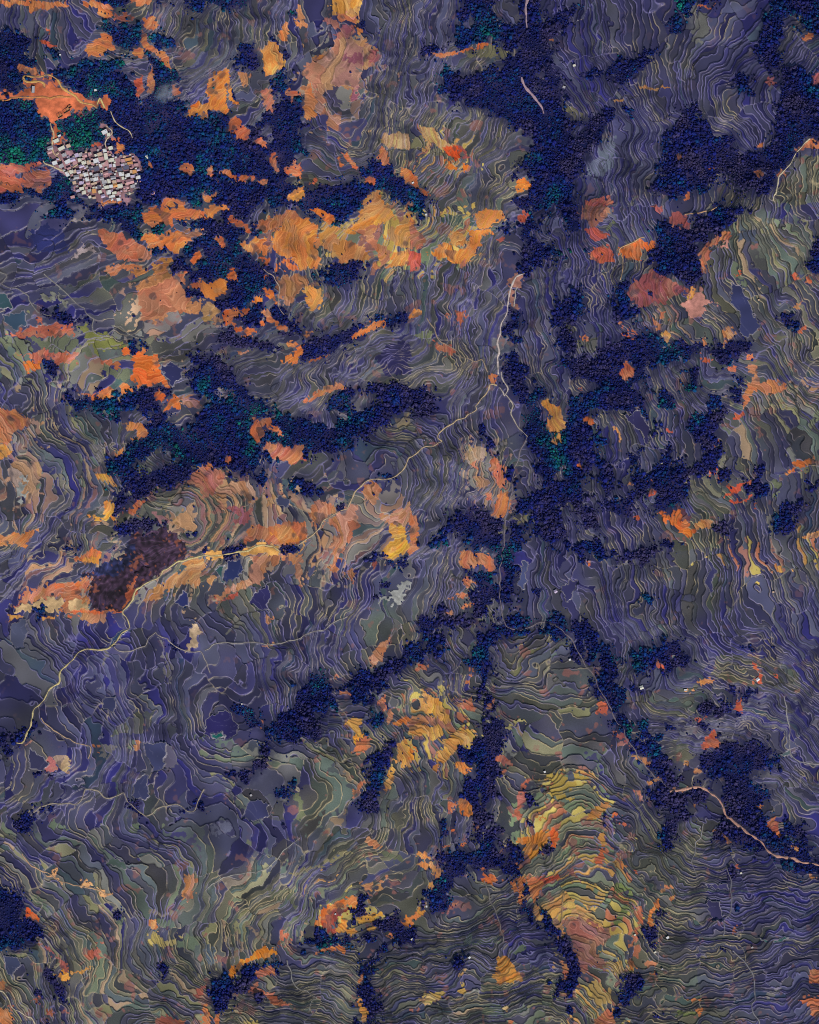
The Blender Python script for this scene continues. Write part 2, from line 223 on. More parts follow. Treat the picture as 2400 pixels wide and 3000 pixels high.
F b 210,125,65 | 310,320 420,290 520,280 500,430 420,420 320,370 ; 0,660 80,650 170,620 200,690 180,760 100,800 30,780 0,740 ; 0,40 200,0 200,40 130,80 110,100 20,150 0,140
F b 180,110,75 | 400,190 540,100 700,60 740,40 790,60 790,100 690,130 600,220 480,220
F b 130,92,88 | 520,230 580,220 540,420 500,400
F b 208,108,62 | 660,470 720,450 780,530 700,560 ; 590,450 620,460 620,580 590,570 ; 480,440 550,460 550,530 500,500 ; 180,130 240,90 290,140 350,180 430,270 380,250 280,180 ; 80,290 130,260 170,310 180,390 140,370 90,320 ; 180,550 260,520 280,580 260,630 290,670 230,660 190,600
F b 222,120,55 | 490,700 560,740 620,820 590,840 510,770 ; 400,810 450,770 480,820 ; 510,600 550,600 520,660 ; 820,0 880,20 960,40 1100,110 1100,160 1040,170 1000,120 900,60
F b 168,118,88 | 620,640 700,600 790,590 870,600 870,680 800,740 740,800 710,850 640,830 630,720
F b 208,148,82 | 870,680 920,670 1000,730 1000,830 920,890 880,880 860,830
F b 198,134,82 | 1010,220 1090,180 1150,210 1100,260 1200,310 1300,330 1400,430 1400,470 1330,480 1260,460 1180,510 1100,430 960,350 950,290
F b 208,138,66 | 1300,60 1350,0 1540,0 1600,90 1540,150 1380,200 1200,250 1160,210 1300,160
F b 188,118,82 | 1340,220 1450,200 1430,280 1560,390 1550,480 1440,550 1400,520 1480,470 1440,380 1340,300
F b 195,138,76 | 1550,210 1690,100 1725,80 1725,360 1640,340 1540,290
F b 206,132,72 | 1600,400 1725,380 1725,500 1600,510 1520,550 1570,480
F o 92,90,94 | 970,450 1110,440 1060,540 900,590 960,520
F b 224,108,50 | 140,880 300,870 380,860 400,900 300,920 250,960 250,1020 200,1000 150,940 ; 230,1030 290,1000 320,1050 280,1080 ; 350,1060 400,1030 440,1080 370,1100 ; 320,1100 350,1090 350,1170 330,1170 ; 450,970 480,960 490,1010 460,1020
F b 192,112,66 | 490,900 570,890 600,980 680,1060 680,1090 590,1020 510,950 ; 850,1070 900,1090 880,1130
F b 218,118,60 | 690,1160 760,1150 780,1190 740,1220 690,1190 ; 640,1330 740,1270 790,1200 860,1190 780,1290 770,1330 650,1340 ; 860,1300 990,1300 1060,1270 980,1320 870,1320 ; 1210,1140 1260,1080 1400,1000 1530,970 1530,1000 1370,1070 1260,1120
F b 192,122,86 | 850,1660 900,1590 1000,1540 1150,1500 1190,1540 1080,1560 960,1610 880,1670 ; 270,1240 380,1230 300,1270 ; 1520,1590 1560,1570 1520,1640
F b 168,128,98 | 0,820 80,830 110,890 40,950 150,950 160,980 0,1000
F o 52,48,94 | 1450,1280 1530,1180 1680,1150 1725,1180 1725,1420 1540,1450 1490,1370
G f | 0,0 200,0 150,60 140,130 80,140 40,80 0,60 ; 960,0 1160,0 1110,80 1020,100 ; 1250,0 1400,0 1400,140 1460,200 1330,290 1350,200 1260,90 ; 690,190 760,180 860,140 840,200 800,260 690,220 ; 1060,390 1130,330 1300,380 1500,360 1480,400 1250,410 1140,450 1000,600 980,570 ; 1230,880 1360,740 1450,700 1470,760 1430,880 1360,950 1270,980 1260,1060 1210,1060 1180,990 ; 830,880 890,850 900,1000 920,1080 850,1110 790,1060 800,980 ; 1280,1100 1380,1080 1410,1130 1400,1260 1280,1220 1210,1180 ; 820,1370 880,1390 900,1500 960,1560 920,1600 860,1500 ; 1040,1500 1090,1530 1110,1640 1050,1640 ; 1440,1270 1600,1240 1660,1180 1725,1170 1725,1725 1260,1725 1310,1660 1480,1590 1580,1530 1480,1490 1400,1450 1370,1370 ; 1690,760 1725,740 1725,920 1690,880 ; 0,1560 200,1550 330,1560 150,1600 240,1700 250,1725 0,1725
G b 212,132,70 | 560,110 570,60 650,20 760,40 820,110 720,150 690,190 600,200 560,170
G b 216,128,60 | 480,200 600,200 700,220 620,290 570,380 520,470 460,490 350,490 310,450 220,420 170,400 280,330 400,380 470,340 520,260
G b 192,132,76 | 330,260 400,210 480,290 450,330 390,350 330,340
G b 175,110,90 | 430,500 480,440 500,490 440,530 ; 0,160 60,190 130,300 90,370 0,380
G b 185,88,75 | 0,380 100,410 60,540 0,560 ; 740,290 780,270 830,300 780,310 ; 910,100 960,60 1010,90 950,140
G b 220,130,60 | 0,70 40,100 30,170 0,160 ; 0,940 50,870 110,890 100,930 0,960
G o 85,105,95 | 240,110 440,80 440,180 340,170 270,150 ; 500,90 560,90 560,180 500,180
G o 125,130,95 | 230,280 320,260 330,330 280,340 ; 20,1100 150,1030 180,1060 170,1180 60,1130 ; 1660,190 1725,100 1725,200
G b 150,100,90 | 1470,0 1640,0 1720,40 1600,160 1540,200 1470,130 ; 1400,20 1440,60 1430,110
G b 188,92,84 | 1470,190 1560,200 1690,240 1680,270 1540,290
G b 204,98,75 | 1500,410 1540,360 1660,350 1725,410 1725,480 1650,490 1520,450
G n 162,112,96 | 870,620 900,580 960,560 970,610 900,670 870,690 890,800 890,850 850,860 840,770 860,690
G b 168,92,76 | 400,900 470,890 440,1000 410,980 ; 330,930 360,920 300,960 ; 190,1150 280,1180 390,1230 350,1250 230,1230 ; 1400,1540 1450,1540 1450,1590
G b 200,120,80 | 670,1460 700,1430 740,1440 720,1490 690,1500 ; 1450,1110 1520,1110 1500,1150
G b 212,142,70 | 1130,1660 1190,1640 1250,1700 1280,1725 1140,1725
G z 0.9 | 1400,1130 1600,1110 1610,1200 1400,1260 ; 1270,990 1380,980 1430,1080 1280,1070
H f | 580,130 650,180 700,100 870,20 940,20 1000,90 980,160 900,210 800,300 730,350 700,430 740,590 720,610 620,690 560,650 470,600 380,560 340,480 250,500 230,450 330,400 350,300 320,190 450,170 540,190 620,250 ; 0,640 40,640 110,680 120,800 200,870 230,930 160,960 0,960 ; 1000,0 1180,20 1060,70 1000,60 ; 1640,300 1725,290 1725,600 1640,560 1630,470 1660,380 ; 1430,940 1500,900 1570,960 1570,1040 1480,1070 1440,1020 ; 0,1170 160,1150 200,1090 180,1010 260,1060 380,1100 410,1160 560,1180 740,1140 720,1200 860,1200 960,1130 1150,1130 1160,1180 1100,1230 1110,1310 1000,1340 930,1340 800,1250 720,1240 600,1260 560,1320 420,1330 380,1350 250,1340 190,1420 160,1560 250,1650 130,1725 0,1725 0,1480 50,1380 0,1330 ; 590,1380 680,1360 700,1500 620,1560 600,1480 ; 380,1540 480,1560 540,1640 480,1725 380,1680 ; 1000,1460 1080,1460 1080,1720 980,1725 1010,1600 ; 820,1560 920,1600 880,1725 800,1680
H b 218,112,60 | 40,380 150,310 240,280 270,330 320,300 340,370 290,380 240,330 220,350 240,410 220,460 100,460 60,420
H b 142,78,82 | 130,680 230,590 330,540 400,600 500,650 620,690 600,740 480,760 420,830 350,800 260,860 170,830 120,760
H f | 260,710 310,720 330,780 290,770
H n 188,128,112 | 560,860 600,810 650,740 720,720 740,790 830,850 770,890 760,940 650,930 570,880 ; 850,340 950,280 950,350 870,350
H b 212,148,82 | 600,760 620,720 690,700 650,760 660,800 620,800 ; 390,1090 430,1050 470,1080 450,1160 410,1130
H b 190,112,82 | 700,430 740,340 810,310 940,220 990,220 950,290 800,350 790,460 740,480 790,570 740,580 ; 1120,1360 1200,1370 1230,1420 1180,1440 1130,1390 ; 320,960 400,1010 380,1060 330,1030 ; 390,910 450,910 440,970 400,960
H b 198,100,70 | 30,1440 80,1360 120,1300 160,1400 130,1470 60,1470 ; 720,1320 750,1260 820,1300 800,1350 ; 940,1350 1000,1360 1020,1420 970,1400 ; 1110,1250 1180,1270 1150,1310 ; 30,1000 70,990 70,1050 ; 80,1070 110,1070 180,1140 110,1120 ; 110,1030 200,1090 170,1090 ; 1490,590 1540,600 1570,640 1510,650 ; 1590,620 1640,600 1650,660 1600,660 ; 1570,1050 1600,1040 1600,1080 1540,1080 ; 1030,550 1060,550 1060,600 1030,590
H b 188,128,88 | 880,1060 970,1040 1030,1090 1000,1120 920,1120 ; 750,1150 800,1130 790,1190 760,1190 ; 900,1170 960,1140 930,1200 ; 1520,820 1570,820 1550,890 1510,880
H b 188,118,82 | 1080,1650 1130,1500 1200,1440 1250,1500 1330,1460 1470,1520 1340,1600 1200,1560 1130,1640 1090,1710
H b 155,85,88 | 330,0 380,0 400,60 340,60 ; 440,100 520,50 600,100 620,200 560,200 480,150
H w 60,62,98 | 980,660 1080,700 1150,850 1230,1000 1120,1130 1060,1100 1060,900 970,830
H o 88,94,110 | 1060,240 1200,210 1180,330 1080,320
H o 108,110,98 | 1190,260 1300,220 1330,330 1240,470 1190,440
H z 0.85 | 700,330 1100,60 1640,200 1650,600 1300,560 1000,560 800,580 ; 1350,1120 1725,1000 1725,1450 1350,1450 ; 1100,1500 1725,1540 1725,1725 1100,1725
I f | 780,0 1000,10 1050,110 1160,140 1240,130 1280,60 1320,0 1390,0 1400,120 1500,170 1640,120 1725,30 1725,440 1640,460 1600,560 1560,600 1450,620 1330,660 1260,720 1200,740 1050,740 1030,660 940,590 920,440 960,400 1060,320 1110,270 1240,210 1250,150 1180,110 1030,90 960,50 ; 960,720 1050,730 1060,830 980,900 930,880 ; 1030,910 1160,930 1300,920 1420,940 1400,990 1200,1020 1100,1060 990,1050 980,990 ; 240,1700 330,1680 430,1690 420,1725 230,1725 ; 560,1190 680,1160 680,1190 570,1220 ; 1560,1000 1640,1000 1690,1140 1640,1100 1590,1080
I t | 1080,490 1130,430 1330,340 1390,330 1430,380 1510,430 1460,470 1380,490 1260,570 1220,560
I o 64,46,62 | 1120,1020 1400,1010 1480,1030 1560,1120 1580,1240 1530,1280 1380,1350 1280,1440 1170,1520 1100,1600 1050,1690 800,1700 750,1640 740,1500 780,1390 960,1370 1130,1300 1150,1150 1060,1130
I o 45,48,82 | 700,1420 640,1400 760,1360 870,1300 1000,1250 1080,1130 1150,1100 1150,1290 1000,1380 850,1400
I b 188,118,86 | 0,20 150,10 280,80 270,140 150,180 100,260 80,340 60,300 0,300
I b 218,148,65 | 0,290 90,310 100,350 60,400 0,420
I b 168,138,112 | 50,500 180,430 330,460 350,500 320,600 330,680 370,700 300,740 230,810 150,860 100,850 180,800 220,760 170,740 110,660 100,620 20,610 80,540
I n 150,150,142 | 110,640 220,580 240,650 230,760 170,780
I o 140,133,118 | 460,540 490,500 530,600 610,650 570,740 510,660 ; 480,130 560,160 700,280 620,240 ; 750,300 850,300 920,470 870,490 800,380
I b 208,132,76 | 1040,120 1120,110 1240,140 1250,200 1180,250 1100,270 1160,210 1130,170 ; 950,380 1060,310 1000,390
I b 222,146,68 | 800,540 860,540 920,520 940,600 1010,650 960,640 880,590 830,600 ; 740,900 830,890 890,910 880,800 910,740 970,850 940,930 800,930
I b 202,128,76 | 0,1110 60,1080 120,1020 170,1050 230,1020 330,1000 260,1100 230,1180 170,1140 60,1140 0,1190
I b 198,118,76 | 620,1250 730,1200 800,1150 850,1230 820,1290 720,1300 650,1280
I b 218,142,65 | 680,1260 850,1220 830,1290 720,1300
I b 188,118,88 | 220,1460 250,1540 380,1500 430,1460 540,1460 640,1450 760,1390 740,1500 660,1580 740,1560 740,1690 560,1700 500,1710 540,1600 440,1560 380,1610 260,1610 120,1660 220,1550
I n 192,158,112 | 300,1640 450,1570 550,1600 500,1710 440,1710 380,1670 280,1690 90,1725 110,1670 ; 560,1630 740,1600 740,1690 570,1700
I b 208,108,66 | 430,1480 560,1480 700,1430 760,1390 700,1500 560,1540 ; 540,1710 700,1690 1030,1690 1030,1710 900,1725 540,1725
I b 182,98,66 | 1050,1690 1040,1620 1140,1400 1160,1480 1130,1600 ; 1180,760 1240,760 1160,860 1060,870 ; 1060,830 1140,860 1160,890 1060,880
I b 192,142,92 | 1290,1500 1380,1430 1560,1360 1590,1270 1725,1250 1725,1290 1680,1400 1690,1500 1560,1470 1400,1520 1340,1620 1280,1600 1200,1620 1300,1540
I z 0.9 | 1150,900 1300,700 1600,680 1500,900 1290,920 ; 1080,490 1330,340 1510,430 1260,570
I z 0.0 | 0,1200 260,1180 560,1200 560,1320 200,1400 0,1340
I b 182,142,108 | 1440,940 1570,830 1640,760 1640,880 1640,1010 1540,1020 1450,970
I b 172,112,92 | 1590,560 1660,490 1725,470 1725,720 1640,640 1560,620
I w 48,52,98 | 1450,1610 1540,1530 1600,1560 1590,1660 1520,1680
J f | 0,0 610,0 720,80 860,60 1000,90 1150,60 1200,20 1600,0 1700,20 1560,110 1420,200 1280,180 1200,260 1080,350 940,380 860,440 640,460 500,430 420,470 440,560 420,520 330,540 200,520 80,470 0,480 ; 420,500 500,540 510,640 530,690 440,650 ; 730,620 770,590 900,640 1000,680 1010,740 940,730 890,760 800,730 740,690 ; 1370,560 1430,540 1560,570 1540,600 1400,600 ; 1120,800 1200,780 1180,860 1110,850 ; 160,1180 300,1170 320,1230 240,1260 160,1240 ; 630,1130 780,1130 800,1190 740,1200 650,1180 ; 500,1200 570,1190 560,1230 510,1230 ; 0,1120 40,1140 30,1200 0,1190 ; 1360,1220 1480,1200 1600,1270 1725,1220 1725,1290 1600,1320 1450,1290 1370,1270 ; 1500,1440 1550,1430 1540,1560 1450,1610 1400,1600 1500,1550
J t | 960,70 1060,50 1130,100 1060,150 990,120
J b 206,116,76 | 350,170 390,90 470,90 540,60 580,130 600,170 690,210 620,220 540,140 480,140 500,230 460,270 400,250 ; 160,400 210,390 220,440 190,460 ; 10,470 60,430 80,470 60,510 20,520
J b 182,108,88 | 500,270 620,270 720,310 820,280 860,340 840,420 780,470 680,430 560,390
J b 168,104,92 | 0,520 100,510 170,540 170,600 60,700 0,740
J b 182,138,108 | 100,650 180,590 230,640 330,590 420,650 440,780 380,790 320,720 180,700 190,800 160,880 130,800 ; 520,750 580,710 590,820 540,830
J b 152,92,100 | 190,820 240,800 330,820 340,880 400,810 400,960 260,970 290,880 240,860
J b 172,114,88 | 880,920 910,770 960,740 1060,800 1100,790 1100,870 980,940 930,1000 890,960
J b 178,108,78 | 420,970 560,980 650,940 850,930 860,1080 800,1130 640,1140 540,1100 330,1110 340,1040
J b 198,128,66 | 550,1060 600,980 700,970 820,1100 640,1120
J n 222,162,86 | 0,1200 160,1190 160,1240 0,1270 ; 310,1200 460,1150 600,1160 650,1210 560,1240 430,1230 340,1240 ; 640,1190 740,1190 860,1130 840,1160 780,1200
J b 180,126,96 | 380,1240 560,1230 700,1210 640,1270 520,1340 500,1420 420,1470 260,1520 100,1600 60,1590 200,1500 380,1400 400,1310 ; 690,1220 810,1210 830,1480 800,1500 730,1290 ; 0,1560 60,1480 100,1430 60,1350 20,1480
J b 174,116,90 | 940,1000 1060,930 1230,800 1290,810 1300,1000 1250,1030 1250,1100 1170,1170 1130,1280 1130,1360 1060,1380 1080,1240 1070,1150 1130,1020 1050,950 ; 1180,1360 1230,1340 1280,1370 1230,1460 1200,1420 ; 1330,750 1360,620 1470,620 1480,770 1400,790
J b 182,132,108 | 1460,890 1500,850 1560,880 1725,780 1725,950 1680,1000 1560,960
J b 216,154,66 | 1560,1010 1600,960 1680,1000 1680,1120 1725,1130 1725,1200 1600,1270 1500,1230 1490,1190 1580,1120
J n 150,148,140 | 1480,1600 1580,1580 1620,1500 1725,1480 1725,1540 1640,1600 1560,1620 1480,1650
J b 168,88,76 | 70,1600 200,1570 300,1510 260,1580 100,1620 ; 1390,1300 1450,1290 1450,1320
J w 48,55,98 | 180,1290 300,1270 320,1370 200,1480 170,1440
J w 55,88,85 | 100,1330 160,1290 160,1420 190,1480 140,1460
J w 55,50,95 | 380,1610 530,1440 550,1560 540,1690 440,1680
J w 70,72,98 | 600,720 740,740 690,830 610,790
J o 150,132,98 | 1600,70 1725,30 1725,110 1620,130
K f | 0,0 160,0 150,40 80,60 0,40 ; 230,100 350,80 330,150 250,170 ; 960,60 1020,40 1100,60 1150,110 1180,190 1210,300 1300,300 1230,200 1300,150 1320,0 1725,0 1470,30 1480,100 1560,150 1580,200 1640,260 1725,300 1560,270 1500,330 1440,400 1380,460 1400,520 1470,560 1400,640 1410,720 1440,800 1500,830 1690,820 1725,800 1590,840 1560,900 1600,1010 1560,1060 1530,960 1440,880 1380,800 1260,830 1260,960 1300,1020 1250,1080 1330,1140 1380,1090 1500,1160 1530,1200 1440,1200 1330,1150 1200,1120 1050,1100 1010,1030 1120,960 1080,860 1000,880 900,870 870,740 990,730 1090,700 1180,720 1190,600 1290,580 1280,500 1200,430 1100,430 1010,310 1000,200 ; 590,130 640,180 660,290 700,370 800,430 870,500 900,560 870,620 830,640 820,480 760,430 700,400 610,280 560,180 ; 290,940 400,880 520,850 680,870 740,920 780,940 760,1030 770,1140 750,1220 640,1180 560,1140 500,1080 430,1040 330,1100 200,1160 120,1190 60,1190 150,1130 270,1050 ; 780,1040 850,1060 840,1200 860,1300 790,1360 750,1340 770,1200 ; 500,1370 560,1340 700,1360 720,1500 680,1640 560,1640 480,1540 560,1480 ; 1040,1510 1080,1490 1090,1560 1040,1560 ; 860,1640 960,1640 940,1700 860,1700 ; 220,1660 290,1650 290,1725 220,1725 ; 1440,1200 1500,1200 1500,1290 1450,1260
K t | 1060,120 1120,130 1100,240 1070,200
K b 198,138,76 | 1160,0 1280,0 1310,60 1320,130 1250,200 1170,170 1150,110 1200,60 ; 1210,190 1250,200 1290,300 1200,300
K b 212,116,66 | 1480,60 1520,50 1570,110 1550,150 1490,90 ; 1390,460 1430,450 1450,510 1420,510 ; 1510,1270 1540,1270 1530,1300
K b 158,138,118 | 470,350 500,290 620,330 660,330 640,400 560,450 500,470
K b 192,112,86 | 680,400 750,400 810,500 810,670 760,650 700,530 ; 500,480 560,430 580,500 ; 630,710 670,700 680,750 650,760
K b 172,132,106 | 520,560 640,560 660,650 560,680
K b 208,128,82 | 740,740 820,680 870,780 860,860 740,910 690,880 760,810 ; 720,810 760,790 750,860 700,880
K b 198,122,86 | 0,870 80,880 80,1050 60,1100 90,1170 0,1220
K b 194,118,82 | 440,1180 530,1200 700,1230 720,1330 700,1370 600,1310 450,1350 430,1290 ; 430,1430 500,1410 550,1480 480,1510 ; 400,1540 500,1540 490,1580 400,1570 ; 330,1590 370,1570 390,1610 340,1620 ; 420,1690 540,1620 540,1650 440,1700 ; 290,1690 350,1680 360,1725 300,1725
K o 150,140,102 | 850,940 1000,880 1010,910 900,950 ; 740,1120 780,960 810,970 790,1110
K b 165,110,110 | 160,270 210,250 250,280 190,310
K w 75,80,115 | 910,1390 960,1280 1000,1260 990,1480 960,1530 920,1450
K w 62,58,100 | 1270,1520 1350,1450 1440,1450 1360,1620 1330,1610
L f | 640,90 700,40 860,20 950,60 930,110 830,90 870,180 860,260 800,290 860,420 870,520 800,580 700,560 640,600 590,700 520,790 430,850 350,820 350,680 260,640 180,610 160,560 200,510 330,560 340,500 390,440 440,480 490,500 600,500 760,440 760,330 680,280 660,180 ; 280,230 390,170 430,210 380,240 ; 50,390 200,310 260,350 220,470 90,440 ; 540,350 600,360 620,430 560,400 ; 0,760 140,780 230,760 200,850 100,890 0,860 ; 860,500 960,480 960,580 880,580 ; 1200,430 1280,470 1260,520 1200,600 1300,640 1260,740 1180,710 1060,680 1160,600 ; 1600,630 1725,560 1690,660 1600,720 1600,820 1500,880 1480,950 1440,1030 1320,1020 1300,980 1370,900 1440,820 1560,770 ; 840,980 950,960 990,1010 900,1060 850,1040 ; 300,1140 600,1080 590,1120 400,1180 330,1230 270,1310 130,1260 80,1240 100,1180 280,1200 ; 1240,1180 1270,1190 1290,1280 1250,1270 ; 220,1580 320,1560 330,1650 240,1640
L b 208,92,65 | 980,50 1010,20 1090,0 1110,40 1040,80 1000,90 ; 430,190 480,170 490,210 450,210 ; 820,300 860,290 880,340 ; 260,600 320,590 340,630 300,640 ; 280,690 340,670 350,720 300,720 ; 820,550 850,500 870,590 840,570 ; 930,620 1040,640 1170,590 1180,610 1080,650 1060,690 1000,720 920,750 920,730 1010,700 ; 970,770 1080,760 1160,710 1180,730 1080,780 980,790 ; 160,920 210,910 250,970 220,950 ; 1170,800 1200,790 1210,840 1180,830
L b 212,142,86 | 0,140 50,190 90,250 60,250 0,180 ; 130,600 170,630 130,640 ; 1570,1090 1660,1040 1725,1000 1725,1020 1600,1100
L b 220,112,55 | 390,880 420,865 490,920 480,850 540,840 600,930 640,1000 700,1010 650,1080 560,1060 500,970 430,920
L b 92,62,76 | 520,750 600,830 660,970 620,960 540,860
L b 188,128,82 | 680,950 840,930 840,1000 720,1010 680,980 ; 1310,1300 1360,1290 1430,1400 1370,1390 1360,1330
L b 212,118,62 | 1490,470 1570,430 1670,410 1670,460 1560,480 ; 1430,530 1500,500 1640,530 1560,520 1450,550
L o 128,133,100 | 1290,660 1330,600 1400,590 1410,630 1330,670 ; 1310,700 1400,690 1400,760 1340,750 ; 1630,120 1700,0 1725,0 1690,90 1650,180
L w 55,50,88 | 80,40 200,0 290,130 320,190 270,280 220,200 130,100
L w 60,58,95 | 780,1480 800,1290 830,1250 860,1380 820,1600
L z 0.85 | 600,600 1000,600 1000,880 700,860 600,740 ; 350,880 900,870 900,1150 500,1200
L z 0.55 | 880,60 1300,0 1725,0 1725,520 1300,540 880,480
M f | 0,1020 80,1030 200,1000 270,850 310,900 280,1000 200,1090 60,1130 0,1120 ; 240,1310 340,1340 400,1350 540,1340 590,1370 550,1390 480,1370 330,1370 250,1340 ; 1060,1570 1130,1570 1200,1680 1190,1725 1120,1700 ; 280,1640 420,1590 560,1580 540,1600 400,1640 300,1690 ; 1460,1660 1560,1640 1570,1680 1480,1680 ; 1620,1650 1725,1540 1725,1600 1640,1680 ; 180,1690 250,1690 240,1725 180,1725 ; 1380,190 1460,220 1560,270 1500,290 1420,240
M b 216,150,86 | 60,30 230,0 220,30 60,60 ; 370,20 500,0 480,30 400,50
M b 188,128,96 | 680,0 880,0 900,70 840,80 720,50 ; 1150,1050 1190,1040 1190,1130 1150,1140 ; 810,1100 870,1090 890,1130 850,1160 ; 230,1080 280,1060 290,1080 250,1100
M n 192,162,128 | 1570,80 1640,60 1700,180 1650,260 1580,290 1590,200
M b 178,108,102 | 430,1220 480,1210 500,1250 460,1310 410,1320
M b 162,138,118 | 490,1190 560,1180 590,1290 560,1340 500,1290
M o 122,132,110 | 1090,1040 1140,1040 1140,1140 1080,1130
M o 128,122,118 | 870,310 920,320 900,400 860,440 ; 1330,200 1370,250 1450,420 1430,600 1400,590 1410,450 1350,310 ; 890,1080 980,1090 980,1120 890,1210 870,1190 910,1130
M w 78,80,100 | 90,80 240,40 200,290 130,280 80,180
M w 45,68,98 | 980,170 1090,110 1060,170 900,290
M w 60,58,85 | 250,1130 300,1140 420,1240 400,1330 250,1300
M w 64,66,98 | 1210,1080 1390,1070 1380,1310 1270,1320 1280,1270 1210,1150 ; 870,720 960,700 1000,830 880,800 ; 1160,1360 1250,1340 1240,1560 1110,1540 1140,1480
M w 95,88,105 | 1390,1080 1440,1090 1490,1280 1380,1310
M z 0.75 | 1000,920 1200,820 1300,800 1220,1000 950,1030
N f | 150,740 330,760 440,860 470,920 380,970 300,960 290,890 220,800 ; 880,570 960,540 1060,560 1100,600 1140,640 1080,680 980,680 930,790 900,880 950,940 950,1030 900,1070 740,1060 640,1020 560,1040 560,1190 500,1210 480,1260 400,1330 380,1480 310,1480 300,1390 180,1340 110,1330 140,1290 330,1310 500,1190 520,1040 510,960 590,900 700,850 760,720 820,620 ; 1190,560 1250,490 1350,480 1460,490 1480,430 1540,410 1640,380 1640,300 1725,200 1725,480 1560,490 1540,600 1500,660 1380,680 1260,690 1220,640 1160,630 ; 590,1460 700,1440 790,1420 800,1450 720,1530 600,1510 ; 1430,1240 1500,1100 1590,1030 1600,1080 1580,1200 1520,1330 1480,1500 1420,1580 1340,1620 1480,1600 1500,1640 1420,1690 1320,1640 1300,1560 1370,1490 1410,1440 1420,1330 ; 1420,890 1480,840 1500,870 1460,950 1400,1000 1380,990 ; 1360,1170 1390,1180 1390,1290 1360,1290 ; 1240,700 1450,700 1440,730 1240,740
N w 48,42,90 | 0,900 100,830 180,790 220,850 290,950 260,1030 180,1050 60,1050 0,1000
N w 25,95,85 | 50,1010 160,1000 180,1040 90,1050
N w 66,66,102 | 290,1725 360,1600 430,1550 530,1590 530,1725
N o 126,122,112 | 230,30 310,30 330,80 200,160 180,150 240,80
N b 190,130,98 | 510,0 570,0 600,40 560,90 520,80 ; 500,270 590,240 580,270 510,280 ; 1410,370 1440,300 1530,210 1590,210 1500,340 1510,400 1450,440 1380,460
N b 218,158,65 | 1180,910 1250,850 1300,880 1320,970 1290,1060 1300,1120 1270,1120 1250,950
N b 184,112,84 | 1290,1060 1330,1010 1400,1090 1370,1190 1290,1180 1250,1160 ; 1460,720 1530,690 1540,820 1490,810 ; 1520,860 1580,790 1600,800 1560,900 1540,930 ; 1140,650 1220,640 1240,690 1160,670 ; 1260,1490 1320,1400 1360,1420 1310,1500 1270,1540 ; 1090,500 1120,500 1110,550 ; 460,880 510,920 480,940
N b 208,118,60 | 1570,900 1725,870 1725,920 1580,930
N b 208,148,82 | 1610,1080 1660,1050 1690,1060 1690,1130 1725,1070 1725,1280 1690,1310 1650,1260 1610,1160 ; 1530,1400 1560,1290 1600,1190 1590,1370 1560,1450 1500,1520 1510,1410
N n 172,172,166 | 1640,1540 1680,1600 1630,1590
N z 1.0 | 880,1440 960,1240 1040,1180 1130,1300 1100,1480 1190,1600 960,1700 660,1600 690,1540
N o 126,130,96 | 760,1530 790,1510 830,1640 850,1725 740,1725 770,1620
N z 0.6 | 950,680 1500,740 1450,900 1200,1000 1000,1050 900,900
O f | 80,40 170,20 200,80 190,180 110,190 80,120 ; 230,50 440,20 560,30 420,90 330,120 210,120 ; 0,260 60,300 0,310 ; 190,290 300,300 320,360 270,430 220,420 ; 650,230 730,160 880,90 1020,60 1050,120 1000,150 900,190 800,190 700,220 640,330 680,370 640,420 620,540 580,570 560,450 480,400 500,330 580,250 ; 1070,110 1130,110 1240,170 1260,220 1220,220 1150,150 ; 1180,0 1270,0 1400,100 1450,170 1580,200 1620,260 1570,330 1610,400 1500,270 1440,190 1330,110 ; 1380,300 1420,330 1480,440 1420,400 1370,340 ; 1580,470 1640,420 1725,440 1725,710 1640,710 1600,620 1550,630 1590,580 ; 1270,310 1340,330 1310,360 ; 620,920 680,850 780,900 790,970 770,1080 760,1160 700,1200 740,1270 790,1300 750,1420 700,1440 640,1480 600,1600 600,1725 540,1725 530,1640 440,1560 440,1470 480,1380 560,1350 600,1300 500,1290 400,1240 370,1180 450,1100 580,1070 640,1010 ; 580,600 620,620 580,720 550,740 ; 980,1480 1030,1460 1040,1600 1010,1640 990,1580 ; 1620,1560 1660,1540 1650,1600 ; 620,1570 690,1540 680,1690 610,1725
O b 218,154,76 | 100,620 160,660 260,720 300,800 340,880 320,930 270,900 200,850 130,830 100,760 140,740
O b 174,118,92 | 0,870 90,860 220,870 330,930 350,970 240,960 130,910 60,960 0,930
O b 212,152,82 | 0,960 90,920 150,970 240,930 290,990 220,1060 130,1020 60,1040 0,1030 ; 280,1050 380,1010 430,990 540,970 580,1030 530,1100 430,1100 380,1180 270,1260 230,1240 230,1160 300,1130
O b 216,128,60 | 180,1290 230,1250 240,1340 190,1330 ; 390,1280 450,1250 520,1330 440,1360 ; 0,1120 50,1130 20,1250 0,1250 ; 420,1560 490,1530 510,1600 530,1680 460,1700 410,1650
O b 186,108,82 | 380,800 430,740 530,700 560,790 480,810 ; 440,880 500,960 480,980 ; 500,440 540,440 530,530 510,520 ; 460,560 500,560 500,610 470,600 ; 60,420 150,440 130,480 70,470 ; 320,1540 360,1600 400,1590 340,1700
O b 204,102,82 | 1600,740 1700,760 1690,860 1580,850
O n 192,176,112 | 790,920 850,900 960,870 970,890 900,920 800,940
O o 206,172,82 | 1130,1340 1210,1330 1290,1340 1310,1400 1380,1390 1390,1360 1480,1370 1510,1390 1420,1420 1370,1470 1310,1450 1290,1500 1420,1560 1380,1580 1260,1550 1150,1520 1180,1450 1230,1400
